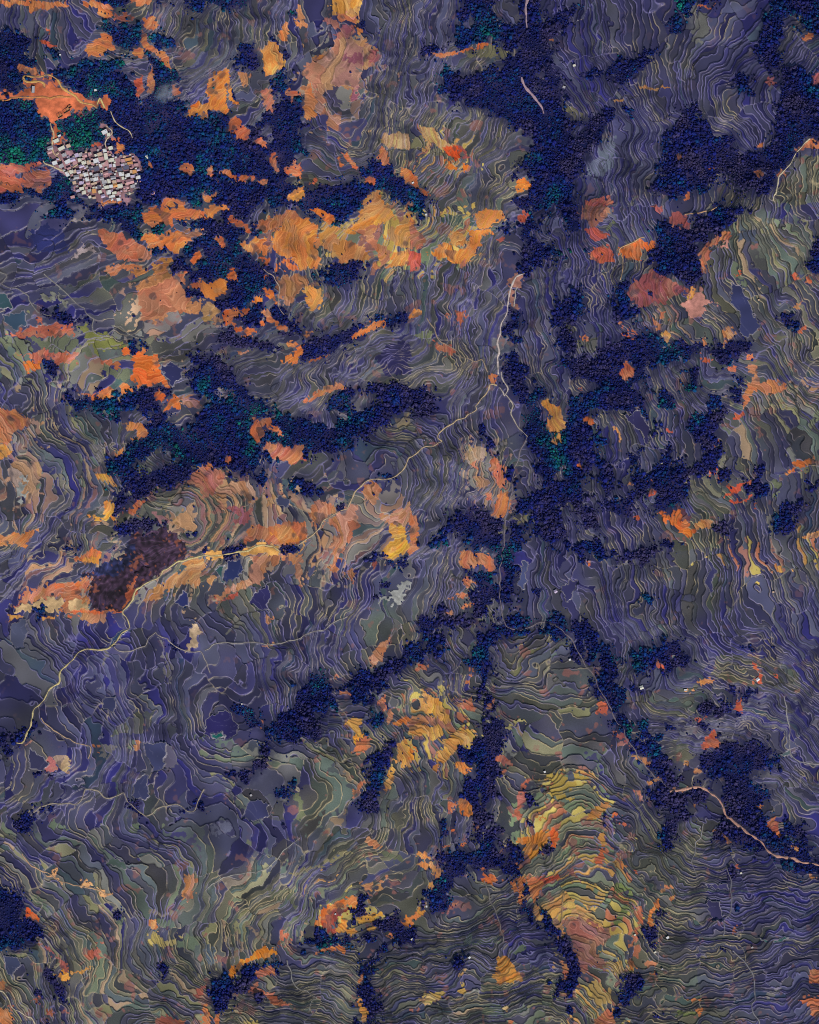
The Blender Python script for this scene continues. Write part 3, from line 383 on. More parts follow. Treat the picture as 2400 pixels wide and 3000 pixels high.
O b 184,112,92 | 960,1420 1060,1380 1030,1430 950,1460 ; 890,1600 930,1500 980,1500 960,1600 900,1690 ; 870,1660 950,1660 940,1725 870,1725 ; 680,1210 740,1180 860,1220 850,1270 790,1260 ; 780,1330 820,1310 810,1360 ; 720,830 760,860 750,880 ; 640,790 730,700 720,740 680,800
O b 198,134,78 | 1510,1680 1600,1610 1690,1580 1680,1640 1600,1725 1510,1725 ; 1080,1670 1150,1680 1130,1725 1080,1725
O b 152,108,88 | 1150,1580 1300,1600 1290,1640 1160,1610
O z 0.75 | 640,180 1300,180 1560,450 1600,800 1720,1100 1500,1350 800,1350 780,1000 900,800 760,500
O z 0.25 | 790,930 980,900 1110,1000 1100,1140 800,1160
P f | 190,310 300,240 440,260 520,230 600,300 700,370 600,440 500,470 400,490 330,470 330,520 260,470 190,560 180,470 ; 0,570 80,590 200,650 260,670 190,690 100,680 60,760 0,820 ; 950,600 1020,620 1060,680 1200,620 1250,590 1210,640 1080,690 1000,680 ; 680,780 740,740 860,780 1040,800 1040,830 880,820 780,840 700,830 ; 1120,800 1260,760 1260,790 1130,830 ; 450,950 530,930 550,990 480,1010 ; 180,920 260,920 290,1030 230,1060 200,1000 ; 700,920 800,920 790,980 720,960 ; 720,1200 760,1150 900,1140 980,1060 1100,1110 1280,1110 1350,1200 1400,1240 1320,1320 1180,1320 1100,1360 1130,1450 1240,1480 1310,1520 1270,1600 1200,1650 1300,1725 1000,1725 940,1620 890,1520 950,1480 940,1400 850,1370 740,1330 780,1250 ; 150,1100 250,1080 320,1080 400,1070 410,1120 460,1230 520,1260 500,1340 560,1420 500,1480 420,1440 460,1380 350,1300 340,1240 250,1160 170,1150 ; 300,1500 400,1460 480,1500 560,1530 700,1490 780,1490 870,1560 800,1600 640,1590 540,1640 440,1620 300,1560 ; 1060,290 1130,250 1200,260 1180,310 ; 510,1700 600,1680 600,1725 510,1725 ; 1290,280 1380,290 1390,330 1320,310
P b 202,96,68 | 340,410 370,390 410,430 420,490 370,460 ; 490,350 520,350 510,380 ; 1170,410 1210,440 1250,570 1230,590 1200,560 1150,590 1180,560 1210,520 1190,460 ; 1340,510 1390,520 1380,550 ; 1050,720 1090,720 1080,800 1040,820 ; 680,900 720,890 700,920 ; 750,860 775,850 770,890 ; 0,1680 60,1700 0,1725
P b 200,92,66 | 780,1010 840,970 860,1060 900,1080 890,1130 730,1140 720,1100 760,1080
P b 184,118,100 | 0,1120 60,1080 130,1080 150,1120 20,1120 ; 470,1490 560,1480 640,1460 620,1490 500,1520 ; 150,1490 200,1500 260,1590 220,1580 170,1530
P b 172,88,80 | 0,980 40,1000 110,1010 130,1080 60,1050 10,1020
P b 204,136,84 | 160,1150 230,1200 320,1270 260,1280 200,1220 ; 660,1330 700,1290 740,1350 700,1350 ; 580,1240 620,1210 610,1260 560,1280 ; 300,1420 400,1360 400,1410 310,1440 ; 640,1620 740,1620 700,1610 ; 1180,1620 1270,1600 1250,1640 1190,1640 ; 700,570 800,530 840,540 740,600 ; 590,640 680,630 690,650 600,650
P w 90,105,105 | 1400,1170 1480,1150 1500,1210 1410,1190
P z 0.75 | 850,350 1300,350 1550,500 1550,680 1200,600 1000,560 800,520 ; 100,700 700,600 850,650 650,870 300,860 ; 400,1080 560,1060 700,1200 500,1260
Q f | 0,640 80,620 170,640 210,720 220,790 330,860 380,870 360,930 320,990 260,1050 120,1090 0,1100 ; 100,0 310,0 280,80 180,100 120,60 ; 1160,0 1330,0 1220,20 ; 880,830 920,780 1090,770 1080,800 950,830 ; 400,1280 450,1290 520,1370 560,1450 550,1540 500,1540 470,1450 430,1360 ; 310,1430 380,1470 430,1550 350,1490 ; 370,1700 420,1670 480,1690 480,1725 380,1725 ; 1260,1240 1330,1250 1430,1290 1440,1310 1330,1290 ; 280,1190 320,1190 310,1230
Q b 235,98,45 | 210,770 260,750 340,840 330,860 230,810
Q b 218,142,60 | 480,1290 560,1270 600,1290 590,1340 550,1360 ; 640,1270 740,1250 800,1240 700,1290
Q b 158,88,90 | 330,1000 400,1070 500,1160 580,1220 580,1270 540,1270 480,1180 380,1080
Q b 168,98,82 | 730,1130 860,1080 850,1160 750,1180 ; 810,1010 880,1010 860,1050 ; 60,1550 120,1560 110,1620 ; 270,1510 370,1520 350,1550 ; 380,1580 470,1620 440,1660 ; 540,1590 580,1600 560,1620
Q o 208,182,102 | 1250,1010 1290,940 1340,980 1370,1020 1440,1030 1380,1080 1290,1060
Q o 186,166,106 | 1350,1010 1450,990 1520,960 1510,1010 1440,1060
Q b 202,132,86 | 1230,850 1330,850 1330,930 1280,900 ; 0,1350 40,1350 60,1400 40,1420
Q o 114,126,102 | 1490,1060 1580,950 1640,980 1710,1010 1640,1080 1560,1110 ; 1320,850 1430,830 1440,880 1340,890 ; 980,860 1060,800 1040,870 1000,900 ; 400,60 440,0 620,100 480,100 ; 1100,60 1180,30 1170,120 1120,110 ; 270,630 330,620 440,750 400,770
Q o 150,136,116 | 1240,800 1280,760 1440,780 1460,800 1300,810
Q b 178,122,88 | 1520,680 1540,580 1560,480 1600,430 1640,490 1630,600 1620,660
Q b 192,122,78 | 0,1550 50,1580 130,1680 120,1725 0,1725
Q b 155,90,78 | 1310,1690 1390,1640 1560,1690 1540,1725 1320,1725 ; 1630,1430 1725,1380 1725,1480 1640,1490
Q n 218,158,104 | 680,520 740,520 740,545 690,545 ; 430,450 530,520 510,530 440,480 ; 760,570 930,610 900,640 800,590
Q w 88,104,92 | 890,350 960,320 1080,370 1070,410 1000,410
Q w 66,70,95 | 30,1140 130,1140 190,1200 140,1280 100,1360 40,1220
R f | 1320,620 1380,620 1390,700 1350,790 1260,870 1200,830 1230,770 1320,740 ; 890,940 940,940 980,1000 1100,990 1200,990 1320,1000 1400,940 1480,880 1440,850 1540,850 1600,870 1640,830 1680,870 1725,930 1725,1040 1640,1020 1550,960 1480,980 1340,1060 1200,1080 1080,1050 960,1060 850,1070 740,1090 710,1130 720,1070 820,1030 900,1010 ; 60,1390 120,1340 200,1340 300,1350 310,1270 390,1210 520,1200 600,1220 610,1260 500,1240 420,1290 370,1370 340,1440 260,1440 240,1520 180,1600 90,1620 60,1560 100,1500 40,1440 ; 430,1520 480,1470 520,1520 520,1610 460,1610 ; 1310,1350 1360,1310 1390,1390 1430,1500 1460,1560 1450,1700 1400,1725 1380,1640 1310,1520 1290,1440 ; 1250,1690 1290,1660 1320,1700 1310,1725 1250,1725 ; 1390,1190 1460,1140 1560,1080 1520,1140 1430,1210 ; 600,30 650,20 680,60 660,110 620,110 ; 30,1680 90,1680 80,1725 30,1725
R b 218,118,55 | 900,890 960,800 1050,730 1200,650 1250,640 1310,690 1280,750 1240,750 1230,720 1100,760 1020,830 1000,880 950,900
R b 138,64,62 | 960,880 1020,810 1100,760 1220,740 1220,790 1130,830 1080,900 1090,970 1020,930
R b 222,84,42 | 980,860 1040,820 1030,890 990,890
R b 224,138,56 | 1090,920 1170,830 1220,890 1200,940 1280,910 1270,970 1130,970 ; 1680,860 1725,800 1725,910 1690,900
R b 224,158,76 | 1290,860 1320,820 1400,790 1490,800 1510,840 1420,850 1340,880 ; 1370,920 1430,900 1460,930 1380,940
R b 204,118,72 | 1520,970 1610,980 1580,1010 ; 900,1040 950,1050 930,1080 ; 980,1100 1150,1070 1200,1120 1190,1150 1130,1110 1000,1130 900,1150 ; 1300,1330 1360,1300 1300,1430 ; 0,1600 20,1560 40,1600 20,1725 0,1725 ; 70,1650 130,1630 120,1725
R b 236,134,46 | 200,1330 240,1250 290,1190 380,1160 440,1110 500,1090 600,1090 590,1130 540,1170 440,1190 350,1200 310,1250 250,1330
R b 180,104,78 | 400,1300 520,1240 600,1280 620,1320 520,1310 400,1340 ; 340,1470 440,1390 520,1450 600,1480 620,1530 740,1550 640,1570 560,1550 520,1470 420,1460 ; 640,980 690,920 660,1000 620,1090 ; 640,1110 730,1000 720,1020
R b 218,138,66 | 1270,1500 1320,1520 1380,1620 1370,1690 1320,1680 1310,1590
R b 196,134,92 | 1360,180 1420,170 1480,230 1440,250 1390,220 ; 1290,540 1420,530 1400,630 1370,600 ; 1430,610 1470,540 1540,470 1560,490 1480,580
R o 154,144,104 | 700,450 800,430 900,410 1000,370 1090,280 1180,260 1290,300 1130,300 1020,390 900,430 760,475
R o 114,118,92 | 530,600 770,600 770,760 700,700 550,650 ; 760,800 850,800 960,740 1180,620 1200,640 1060,710 940,800 900,900 840,860 760,830 ; 1450,250 1500,260 1660,320 1640,360 1540,330
R o 150,128,108 | 220,930 260,960 340,1100 260,1190 240,1170 310,1100 ; 310,860 430,930 540,1040 520,1060 440,970
R o 198,172,92 | 270,1725 320,1690 440,1690 440,1725
R z 0.1 | 0,0 720,0 700,150 480,330 0,200
R o 105,105,125 | 80,60 190,20 250,70 100,150
R o 88,98,108 | 0,1020 60,1050 110,1200 60,1240 0,1180
S f | 250,0 310,0 320,100 270,220 240,110 ; 560,90 680,100 720,60 770,70 750,180 760,300 800,400 850,400 860,250 900,220 950,240 930,430 940,500 860,510 790,500 740,380 660,460 600,400 480,430 400,500 350,620 290,780 200,820 130,760 140,620 190,570 210,500 300,450 310,410 220,380 200,300 300,270 480,290 600,240 640,180 ; 1020,0 1110,0 1160,90 1090,80 1040,50 ; 1630,0 1680,0 1700,90 1650,60 ; 1100,300 1140,250 1210,210 1180,290 1100,330 ; 1210,420 1300,400 1240,450 ; 960,780 1000,640 1020,780 1060,870 1130,860 1190,890 1220,970 1160,960 1080,900 1000,830 ; 1280,1000 1330,1000 1370,1100 1400,1230 1440,1310 1400,1390 1340,1280 1300,1180 1280,1100 ; 1230,1340 1290,1330 1320,1440 1290,1480 1230,1440 ; 1290,1540 1340,1540 1360,1650 1310,1640 ; 400,1130 480,1170 470,1250 400,1320 385,1220 ; 0,940 60,900 30,1000 0,1010
S b 210,138,78 | 70,310 130,280 190,310 180,340 130,350 ; 40,400 100,370 200,360 290,430 250,490 210,500 200,420 110,430 ; 0,850 60,780 140,760 60,850 30,930 0,930 ; 150,520 190,530 190,590 150,580
S b 208,112,66 | 330,90 400,90 400,120 ; 250,230 340,230 330,250 ; 400,240 460,210 460,250 ; 510,40 580,40 600,70 ; 610,420 630,400 640,480 720,490 750,560 690,570 630,530
S b 210,130,58 | 900,170 960,160 1040,130 1110,110 1180,110 1160,190 1090,250 1080,320 1040,350 1000,320 950,320 960,260 1000,200 920,200
S b 220,98,46 | 1180,130 1210,100 1270,140 1260,220 1220,240 1190,200
S o 112,112,98 | 960,460 1040,370 1210,240 1270,200 1340,350 1280,400 1210,430 1130,470 1070,500 1000,470 ; 1430,180 1540,170 1590,100 1590,200 1510,240
S o 105,118,95 | 1200,330 1240,260 1330,280 1340,350 1270,390 ; 470,1040 520,950 550,950 510,1080 ; 510,1090 590,1010 760,1010 760,1040 640,1040 ; 820,1090 990,1070 910,1150 850,1130 ; 660,1430 800,1400 760,1430 ; 620,1590 790,1560 790,1650 600,1650
S b 198,84,62 | 1070,510 1150,490 1270,460 1280,500 1120,550
S b 190,112,70 | 850,510 910,500 910,610 860,620 ; 920,490 970,470 980,560 950,740 920,700 ; 990,490 1040,500 1140,540 1080,620 1080,700 1050,720 1010,600
S b 198,144,88 | 1050,750 1080,700 1140,820 1060,870 ; 1160,850 1200,700 1270,700 1280,850 1310,960 1290,980 1200,870 ; 1220,980 1280,1000 1280,1030 ; 1610,150 1640,90 1640,160 1670,230 1610,240
S b 182,98,68 | 1560,360 1600,250 1690,240 1725,300 1640,290 1590,390
S o 208,166,92 | 1450,540 1470,520 1540,560 1590,540 1560,590 1500,590 ; 1440,670 1480,650 1540,660 1650,600 1620,720 1560,780 1500,740
S b 192,152,96 | 1310,660 1400,700 1500,750 1640,870 1640,900 1500,860 1310,740
S b 142,95,88 | 1300,850 1440,830 1690,930 1690,1000 1580,1080 1600,1150 1725,1220 1725,1300 1520,1240 1460,1320 1400,1150 1370,1050 1330,950 ; 1320,440 1380,420 1460,540 1420,520 ; 1340,160 1400,230 1440,320 1420,340 1370,280
S o 194,158,92 | 1600,1100 1725,1130 1725,1150 1600,1110 ; 1640,1200 1725,1190 1725,1300 1660,1280 ; 1500,1370 1560,1360 1690,1460 1690,1530 1590,1610 1520,1470
S b 188,118,88 | 1290,1200 1340,1210 1330,1340 1290,1360 ; 1540,1700 1630,1620 1725,1600 1725,1700 1600,1725 ; 1420,1420 1440,1390 1450,1440 ; 820,1680 880,1680 870,1725 820,1725
S b 214,144,66 | 720,1170 780,1140 840,1170 920,1260 920,1310 970,1330 960,1360 880,1370 870,1390 780,1380 670,1340 730,1270 750,1250
S b 188,152,96 | 60,1500 180,1450 280,1450 320,1470 160,1560 100,1560 80,1520 ; 410,1460 470,1380 460,1470 ; 400,1340 490,1240 510,1240 440,1330 ; 800,1560 830,1550 830,1620 810,1620
S b 145,84,82 | 290,790 400,680 400,720 330,800 ; 0,1590 90,1590 80,1610 0,1610
S z 0.15 | 700,780 1000,830 1270,1050 1270,1300 900,1200 800,1000
U f | 410,30 440,0 600,0 500,90 470,180 440,260 390,280 390,200 410,120 ; 860,30 920,0 960,10 1080,80 1180,110 1240,150 1220,200 1140,220 1060,170 980,160 960,110 880,90 ; 1050,0 1260,20 1300,80 1380,150 1460,210 1500,260 1580,280 1700,190 1640,290 1580,330 1480,300 1300,180 1200,110 ; 1430,340 1580,340 1725,390 1725,430 1600,420 1500,420 1440,400 ; 1440,50 1560,60 1660,150 1640,220 1560,180 1460,150 ; 970,420 1000,380 1020,430 1010,490 980,490 ; 510,620 530,580 550,620 ; 340,770 450,780 460,800 390,820 400,940 360,920 ; 210,940 280,910 370,930 370,1010 310,1040 240,1020 ; 80,1290 200,1290 240,1340 230,1460 160,1510 90,1540 80,1620 60,1690 20,1600 30,1500 70,1400 ; 390,1620 470,1630 490,1660 330,1700 330,1660 ; 930,1110 980,1080 1010,1120 960,1170 ; 1040,740 1055,740 1050,830 1030,860 ; 270,1060 320,1080 370,1120 330,1160
U b 194,98,70 | 1280,50 1350,0 1420,0 1380,100 1430,180 1410,190 1340,110 ; 1040,380 1080,380 1070,420 1040,420 ; 990,970 1030,880 1040,910 1000,970 ; 150,440 210,440 200,470 ; 30,40 100,50 90,70
U b 200,132,90 | 830,90 870,90 1000,180 980,190 870,150 ; 1490,230 1540,240 1550,290 1520,290 ; 1640,460 1700,490 1680,520 1640,490 ; 430,560 500,560 490,580 400,620 390,600 ; 450,670 530,660 480,700 ; 280,1240 340,1190 360,1220 300,1270 ; 290,1320 350,1270 350,1300
U b 210,122,62 | 330,690 390,670 390,750 340,770 330,830 350,910 290,910 310,800 ; 120,1200 160,1160 200,1270 190,1300 140,1250 ; 40,340 100,400 90,420 50,390 ; 670,1620 760,1590 750,1640 690,1660 ; 600,1520 740,1520 740,1540 620,1540
U b 188,108,78 | 170,960 230,830 240,870 200,940 180,1010 130,1080 110,1060 ; 1640,1310 1670,1270 1725,1270 1725,1410 1650,1380 ; 1540,1530 1600,1500 1725,1480 1725,1640 1680,1660 1650,1560 ; 170,740 230,770 240,850 200,900 190,800
U o 202,158,82 | 0,1200 60,1200 90,1290 40,1320 0,1300
U o 126,138,80 | 0,560 60,540 140,600 160,660 80,610 0,620 ; 0,870 60,740 120,730 160,780 100,790 60,880 0,930 ; 500,1620 650,1600 680,1650 560,1650
U w 60,98,92 | 1330,1000 1370,990 1470,1010 1470,1040 1330,1030 ; 1220,1010 1290,1010 1280,1040
U o 140,136,128 | 1270,1490 1340,1440 1540,1400 1420,1430 1290,1540
U w 62,57,92 | 780,540 960,550 970,620 890,600 780,590 ; 660,1130 770,1140 770,1170 700,1180 ; 780,700 900,700 920,860 820,840
U z 0.75 | 0,1200 700,1250 700,1725 0,1725 ; 0,250 600,250 550,650 200,700 0,550 ; 500,0 900,0 900,250 480,280
'''
# ----------------------------------------------------------------------------
# LAYOUT: turns the traced plan into height, land-cover and colour fields
# plan coordinates are photograph pixels (x right, y down); PX metres per pixel
# ----------------------------------------------------------------------------
TILES = 'ABCDEFGHIJKLMNOPQRSU'
def tile_origin(c):
    i = TILES.index(c); return 600*(i % 4), 600*(i//4)
def tpt(c, s):
    ox, oy = tile_origin(c); a, b = s.split(','); return ox+float(a)/2.875, oy+float(b)/2.875
def parse_layers(txt):
    out = []
    for ln in txt.strip().splitlines():
        head, body = ln.split('|'); h = head.split(); c, k = h[0], h[1]
        val = None
        if k == 'z': val = float(h[2])
        elif len(h) > 2: val = tuple(float(v) for v in h[2].split(','))
        for poly in body.split(';'):
            pts = np.array([tpt(c, s) for s in poly.split()])
            # polygons traced up to the frame edge run on past it
            pts[:, 0] = np.where(pts[:, 0] <= 1, -90, np.where(pts[:, 0] >= 2399, 2490, pts[:, 0]))
            pts[:, 1] = np.where(pts[:, 1] <= 1, -90, np.where(pts[:, 1] >= 2999, 3090, pts[:, 1]))
            out.append((k, val, pts))
    return out
def parse_paths(txt):
    out = []
    for ln in txt.strip().splitlines():
        head, body = ln.split('|'); h = head.split(); c = h[0]; pts = []
        for s in body.split():
            if len(s) == 1: c = s
            else: pts.append(tpt(c, s))
        pts = np.array(pts)
        for k in (0, -1):
            if pts[k, 0] <= 1: pts[k, 0] = -70
            if pts[k, 0] >= 2399: pts[k, 0] = 2470
            if pts[k, 1] <= 1: pts[k, 1] = -70
            if pts[k, 1] >= 2999: pts[k, 1] = 3070
        pts = smooth_line(pts, 12.0); r_ = np.random.default_rng(len(pts)); k_ = r_.standard_normal((len(pts), 2))
        pts = pts+1.5*(k_+np.roll(k_, 1, 0)); 
        out.append((h[3], float(h[1]), tuple(float(v) for v in h[2].split(',')), pts))
    return out

CELL = 2.3
GX0, GY0 = -46.0, -46.0
NX, NY = 1085, 1345
gx = GX0+CELL*np.arange(NX); gy = GY0+CELL*np.arange(NY)
PXX, PYY = np.meshgrid(gx, gy)
PXX = PXX.astype(np.float32); PYY = PYY.astype(np.float32)
RNG = np.random.default_rng(7)

def wmat(pos, n, kind):
    """rows of cubic weights: value at fractional index pos from n samples"""
    pos = np.clip(pos, 0, n-1.001); i = np.floor(pos).astype(int); t = pos-i
    if kind == 'b':
        w = [(1-t)**3/6, (3*t**3-6*t**2+4)/6, (-3*t**3+3*t**2+3*t+1)/6, t**3/6]
    else:
        w = [(-t**3+2*t**2-t)/2, (3*t**3-5*t**2+2)/2, (-3*t**3+4*t**2+t)/2, (t**3-t**2)/2]
    M = np.zeros((len(pos), n), np.float32)
    for k in range(4):
        np.add.at(M, (np.arange(len(pos)), np.clip(i+k-1, 0, n-1)), w[k])
    return M
def upsample(C, x0, y0, dx, dy, xs, ys, kind='c'):
    return wmat((ys-y0)/dy, C.shape[0], kind) @ C.astype(np.float32) @ wmat((xs-x0)/dx, C.shape[1], kind).T
def noise(scale, seed, xs=None, ys=None):
    """smooth random field, about unit variance, features of the given size in plan px"""
    xs = gx if xs is None else xs; ys = gy if ys is None else ys
    r = np.random.default_rng(seed); h = scale/2.0
    nx = int(2700/h)+6; ny = int(3300/h)+6
    f = upsample(r.standard_normal((ny, nx)), -120-h, -120-h, h, h, xs, ys, 'b')
    return f/0.42

# --- terrain from the fall direction and density of the terrace lines --------
DIRS = {d: i*22.5 for i, d in enumerate('N NNE NE ENE E ESE SE SSE S SSW SW WSW W WNW NW NNW'.split())}
SPACE = {'1': 33.0, '2': 21.0, '3': 12.6, '4': 9.6, '5': 7.6}
def parse_field(txt):
    rows = [ln.split() for ln in txt.strip().splitlines()]
    gxv = np.zeros((20, 16)); gyv = np.zeros((20, 16))
    for j, r in enumerate(rows):
        assert len(r) == 16, (j, len(r))
        for i, s in enumerate(r):
            a = math.radians(DIRS[s[:-1]]); m = 1.0/SPACE[s[-1]]
            gxv[j, i] = math.sin(a)*m; gyv[j, i] = -math.cos(a)*m
    return gxv, gyv
def solve_levels():
    fx, fy = parse_field(FALL)
    D = 10.0; xs = np.arange(-80, 2481, D); ys = np.arange(-80, 3081, D)
    GX = upsample(fx, 75, 75, 150, 150, xs, ys, 'c'); GY = upsample(fy, 75, 75, 150, 150, xs, ys, 'c')
    # L falls along (GX, GY): least-squares potential by mirrored FFT
    gxm = -GX*D; gym = -GY*D
    n, m = GX.shape
    A = np.zeros((n, m)); A[:, :-1] += (gxm[:, :-1]+gxm[:, 1:])/2; A[:, 1:] -= (gxm[:, :-1]+gxm[:, 1:])/2
    A[:-1] += (gym[:-1]+gym[1:])/2; A[1:] -= (gym[:-1]+gym[1:])/2
    E = np.block([[A, A[:, ::-1]], [A[::-1], A[::-1, ::-1]]])
    F = np.fft.fft2(E)
    kx = 2*np.cos(2*np.pi*np.arange(2*m)/(2*m))-2; ky = 2*np.cos(2*np.pi*np.arange(2*n)/(2*n))-2
    K = kx[None]+ky[:, None]; K[0, 0] = 1
    L = np.real(np.fft.ifft2(F/K))[:n, :m]
    return upsample(L-L.min(), -80, -80, D, D, gx, gy, 'c')
def grad(F):
    gyy, gxx = np.gradient(F, CELL); return gxx, gyy

def in_poly(pts, X, Y):
    c = np.zeros(X.shape, bool)
    x1, y1 = pts[-1]
    for x2, y2 in pts:
        if y1 != y2:
            c ^= ((Y < y1) != (Y < y2)) & (X < (x1-x2)*(Y-y2)/(y1-y2)+x2)
        x1, y1 = x2, y2
    return c

def build_layout():
    Lr = solve_levels()
    gxx, gyy = grad(Lr); sl = np.clip(np.hypot(gxx, gyy), 1/40.0, 1/6.8)
    L = Lr+sl*(9.5*noise(110, 1)+5.2*noise(52, 2)+1.9*noise(22, 3)+0.5*noise(10, 4))
    gxx, gyy = grad(L); sl = np.clip(np.hypot(gxx, gyy), 1/60.0, 1/5.0).astype(np.float32)
    # --- holdings: irregular blocks whose terraces do not line up -----------
    BS = 165.0
    wx = PXX+26*noise(120, 11)+6*noise(36, 12); wy = PYY+26*noise(120, 13)+6*noise(36, 14)
    ci = np.floor(wx/BS).astype(int)+4; cj = np.floor(wy/BS).astype(int)+4
    r = np.random.default_rng(21); sd = r.uniform(0.08, 0.92, (32, 32, 2))
    d1 = np.full(wx.shape, 1e9, np.float32); d2 = d1.copy(); bid = np.zeros(wx.shape, np.int32); bid2 = bid.copy()
    for dj in (-1, 0, 1):
        for di in (-1, 0, 1):
            a = ci+di; b = cj+dj
            s = sd[b, a]; dd = np.hypot((a-4+s[..., 0])*BS-wx, (b-4+s[..., 1])*BS-wy)
            idn = b*32+a; near = dd < d1
            bid2 = np.where(near, bid, np.where(dd < d2, idn, bid2)); d2 = np.where(near, d1, np.minimum(d2, dd))
            bid = np.where(near, idn, bid); d1 = np.where(near, dd, d1)
    bd = (d2-d1)/2*0.95
    pair = (np.minimum(bid, bid2)*7919+np.maximum(bid, bid2)*104729) % 97
    off = np.random.default_rng(5).uniform(0, 400, 1024).astype(np.float32)
    T = np.cumsum(np.random.default_rng(6).choice([0.55, 0.8, 1.0, 1.25, 1.7], 2600, p=[.2, .3, .25, .15, .1])); T *= 2600/T[-1]
    u = L+60+off[bid]
    lev = np.searchsorted(T, u.ravel(), side='right').reshape(u.shape)-1
    t0 = T[lev].astype(np.float32); t1 = T[lev+1].astype(np.float32)
    w = (t1-t0)/sl; dd_ = (u-t0)/sl; du_ = (t1-u)/sl
    # --- land cover ----------------------------------------------------------
    rx = 5.5*noise(30, 31)+4.0*noise(11, 32); ry = 5.5*noise(30, 33)+4.0*noise(11, 34)
    bx = 2.6*noise(30, 35)+1.8*noise(10, 36); by = 2.6*noise(30, 37)+1.8*noise(10, 38)
    mo = np.clip((u-(t0+t1)/2)/sl, -6.5, 6.5)/np.maximum(np.hypot(gxx, gyy), 1e-5)
    MX = PXX-gxx*mo; MY = PYY-gyy*mo       # centre line of the terrace each point lies on
    kind = np.zeros(L.shape, np.uint8)          # 0 terrace 1 wood 2 bare terraces 3 open ground 4 tinted terrace 5 pond
    tint = np.zeros(L.shape+(3,), np.float32); pid = np.zeros(L.shape, np.int32)
    olive = upsample(np.array([[float(v) for v in ln.split()] for ln in OLIVE.strip().splitlines()]), 150, 150, 300, 300, gx, gy, 'c')
    code = {'f': 1, 'b': 2, 'n': 3, 'o': 4, 'w': 5, 't': 0}
    layers = parse_layers(LAYERS)
    for n_, (k, val, pts) in enumerate(layers):
        x0, y0 = pts.min(0)-16; x1, y1 = pts.max(0)+16
        i0 = max(int((x0-GX0)/CELL), 0); i1 = min(int((x1-GX0)/CELL)+2, NX); j0 = max(int((y0-GY0)/CELL), 0); j1 = min(int((y1-GY0)/CELL)+2, NY)
        if i1 <= i0 or j1 <= j0: continue
        sl_ = np.s_[j0:j1, i0:i1]
        ax, ay = (rx, ry) if k in 'fn' else (bx, by)
        bxx, byy = (MX, MY) if k in 'bo' else (PXX, PYY)
        m = in_poly(pts, bxx[sl_]+ax[sl_], byy[sl_]+ay[sl_])
        if k == 'z':
            o = olive[sl_]; o[m] = val; continue
        kk = kind[sl_]; kk[m] = code[k]
        if val: tt = tint[sl_]; tt[m] = val
        pp = pid[sl_]; pp[m] = n_+1
    for ln in STROKES.strip().splitlines():
        a = ln.split(); P = smooth_line(np.array([[float(v) for v in p.split(',')] for p in a[1:]]), 6.0); hw = float(a[0])/2
        for q, (x, y) in enumerate(P):
            h = hw*(0.8+0.35*math.sin(q*0.37)+0.25*math.sin(q*0.13+1)); i0 = int((x-GX0)/CELL); j0 = int((y-GY0)/CELL); n_ = int(h/CELL)+9
            if i0 < 0 or j0 < 0 or i0 >= NX or j0 >= NY: continue
            s = np.s_[max(j0-n_, 0):j0+n_+1, max(i0-n_, 0):i0+n_+1]
            m = (np.hypot(PXX[s]+rx[s]-x, PYY[s]+ry[s]-y) < h) & ((kind[s] == 0) | (kind[s] == 4))
            kk = kind[s]; kk[m] = 1
    aut = np.zeros(L.shape, np.float32); autk = np.zeros(L.shape, np.uint8)
    for ln in AUTUMN.strip().splitlines():
        a = ln.split(); pts = np.array([[float(v) for v in p.split(',')] for p in a[2:]])
        m = in_poly(pts, MX+3*rx, MY+3*ry); aut[m] = float(a[1]); autk[m] = int(a[0])
    # woods fray at their edges
    def blur(F, n):
        F = F.astype(np.float32)
        for _ in range(n):
            F = (F+np.roll(F, 1, 0)+np.roll(F, -1, 0)+np.roll(F, 1, 1)+np.roll(F, -1, 1))/5
        return F
    wsoft = blur(kind == 1, 16)
    want = wsoft+np.clip(0.20*noise(24, 81)+0.19*noise(9, 82), -0.42, 0.42) > 0.53
    pid[want & ((kind == 0) | (kind == 4))] = 0
    kind[want & ((kind == 0) | (kind == 4) | ((kind == 2) & (wsoft > 0.5)))] = 1
    kind[~want & (kind == 1)] = 0
    wwide = blur(kind[::2, ::2] == 1, 60)
    wwide = np.repeat(np.repeat(wwide, 2, 0), 2, 1)[:NY, :NX]
    # --- tracks ---------------------------------------------------------------
    paths = parse_paths(PATHS)
    pathm = np.full(L.shape, 99.0, np.float32)
    for name, wd, col, pts in paths:
        P = smooth_line(pts, 3.0)
        for (x, y) in P:
            i0 = int((x-GX0)/CELL); j0 = int((y-GY0)/CELL)
            if 4 < i0 < NX-6 and 4 < j0 < NY-6:
                s = np.s_[j0-4:j0+6, i0-4:i0+6]
                pathm[s] = np.minimum(pathm[s], np.hypot(PXX[s]-x, PYY[s]-y)-wd/2)
    # --- heights ---------------------------------------------------------------
    H = 1.6
    rw = np.minimum(2.5, 0.34*w); bw = np.clip(0.24*w, 1.1, 1.8)
    ramp = np.clip(1-du_/rw, 0, 1); ramp = ramp*ramp*(3-2*ramp)
    hc = CELL*0.5                     # share of a mesh cell that the bund / the bank covers
    bund = np.clip(np.clip(dd_+hc, 0, bw)-np.clip(dd_-hc, 0, bw), 0, CELL)/CELL+np.clip(hc-du_, 0, hc)/CELL
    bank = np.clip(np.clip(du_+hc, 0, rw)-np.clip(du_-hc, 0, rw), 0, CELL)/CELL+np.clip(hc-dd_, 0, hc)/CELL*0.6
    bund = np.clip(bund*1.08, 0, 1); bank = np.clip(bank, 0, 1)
    zt = H*(t0+ramp*(t1-t0)-off[bid]-60)+0.30*np.clip((bw+1-dd_)/2, 0, 1)
    zs = H*L
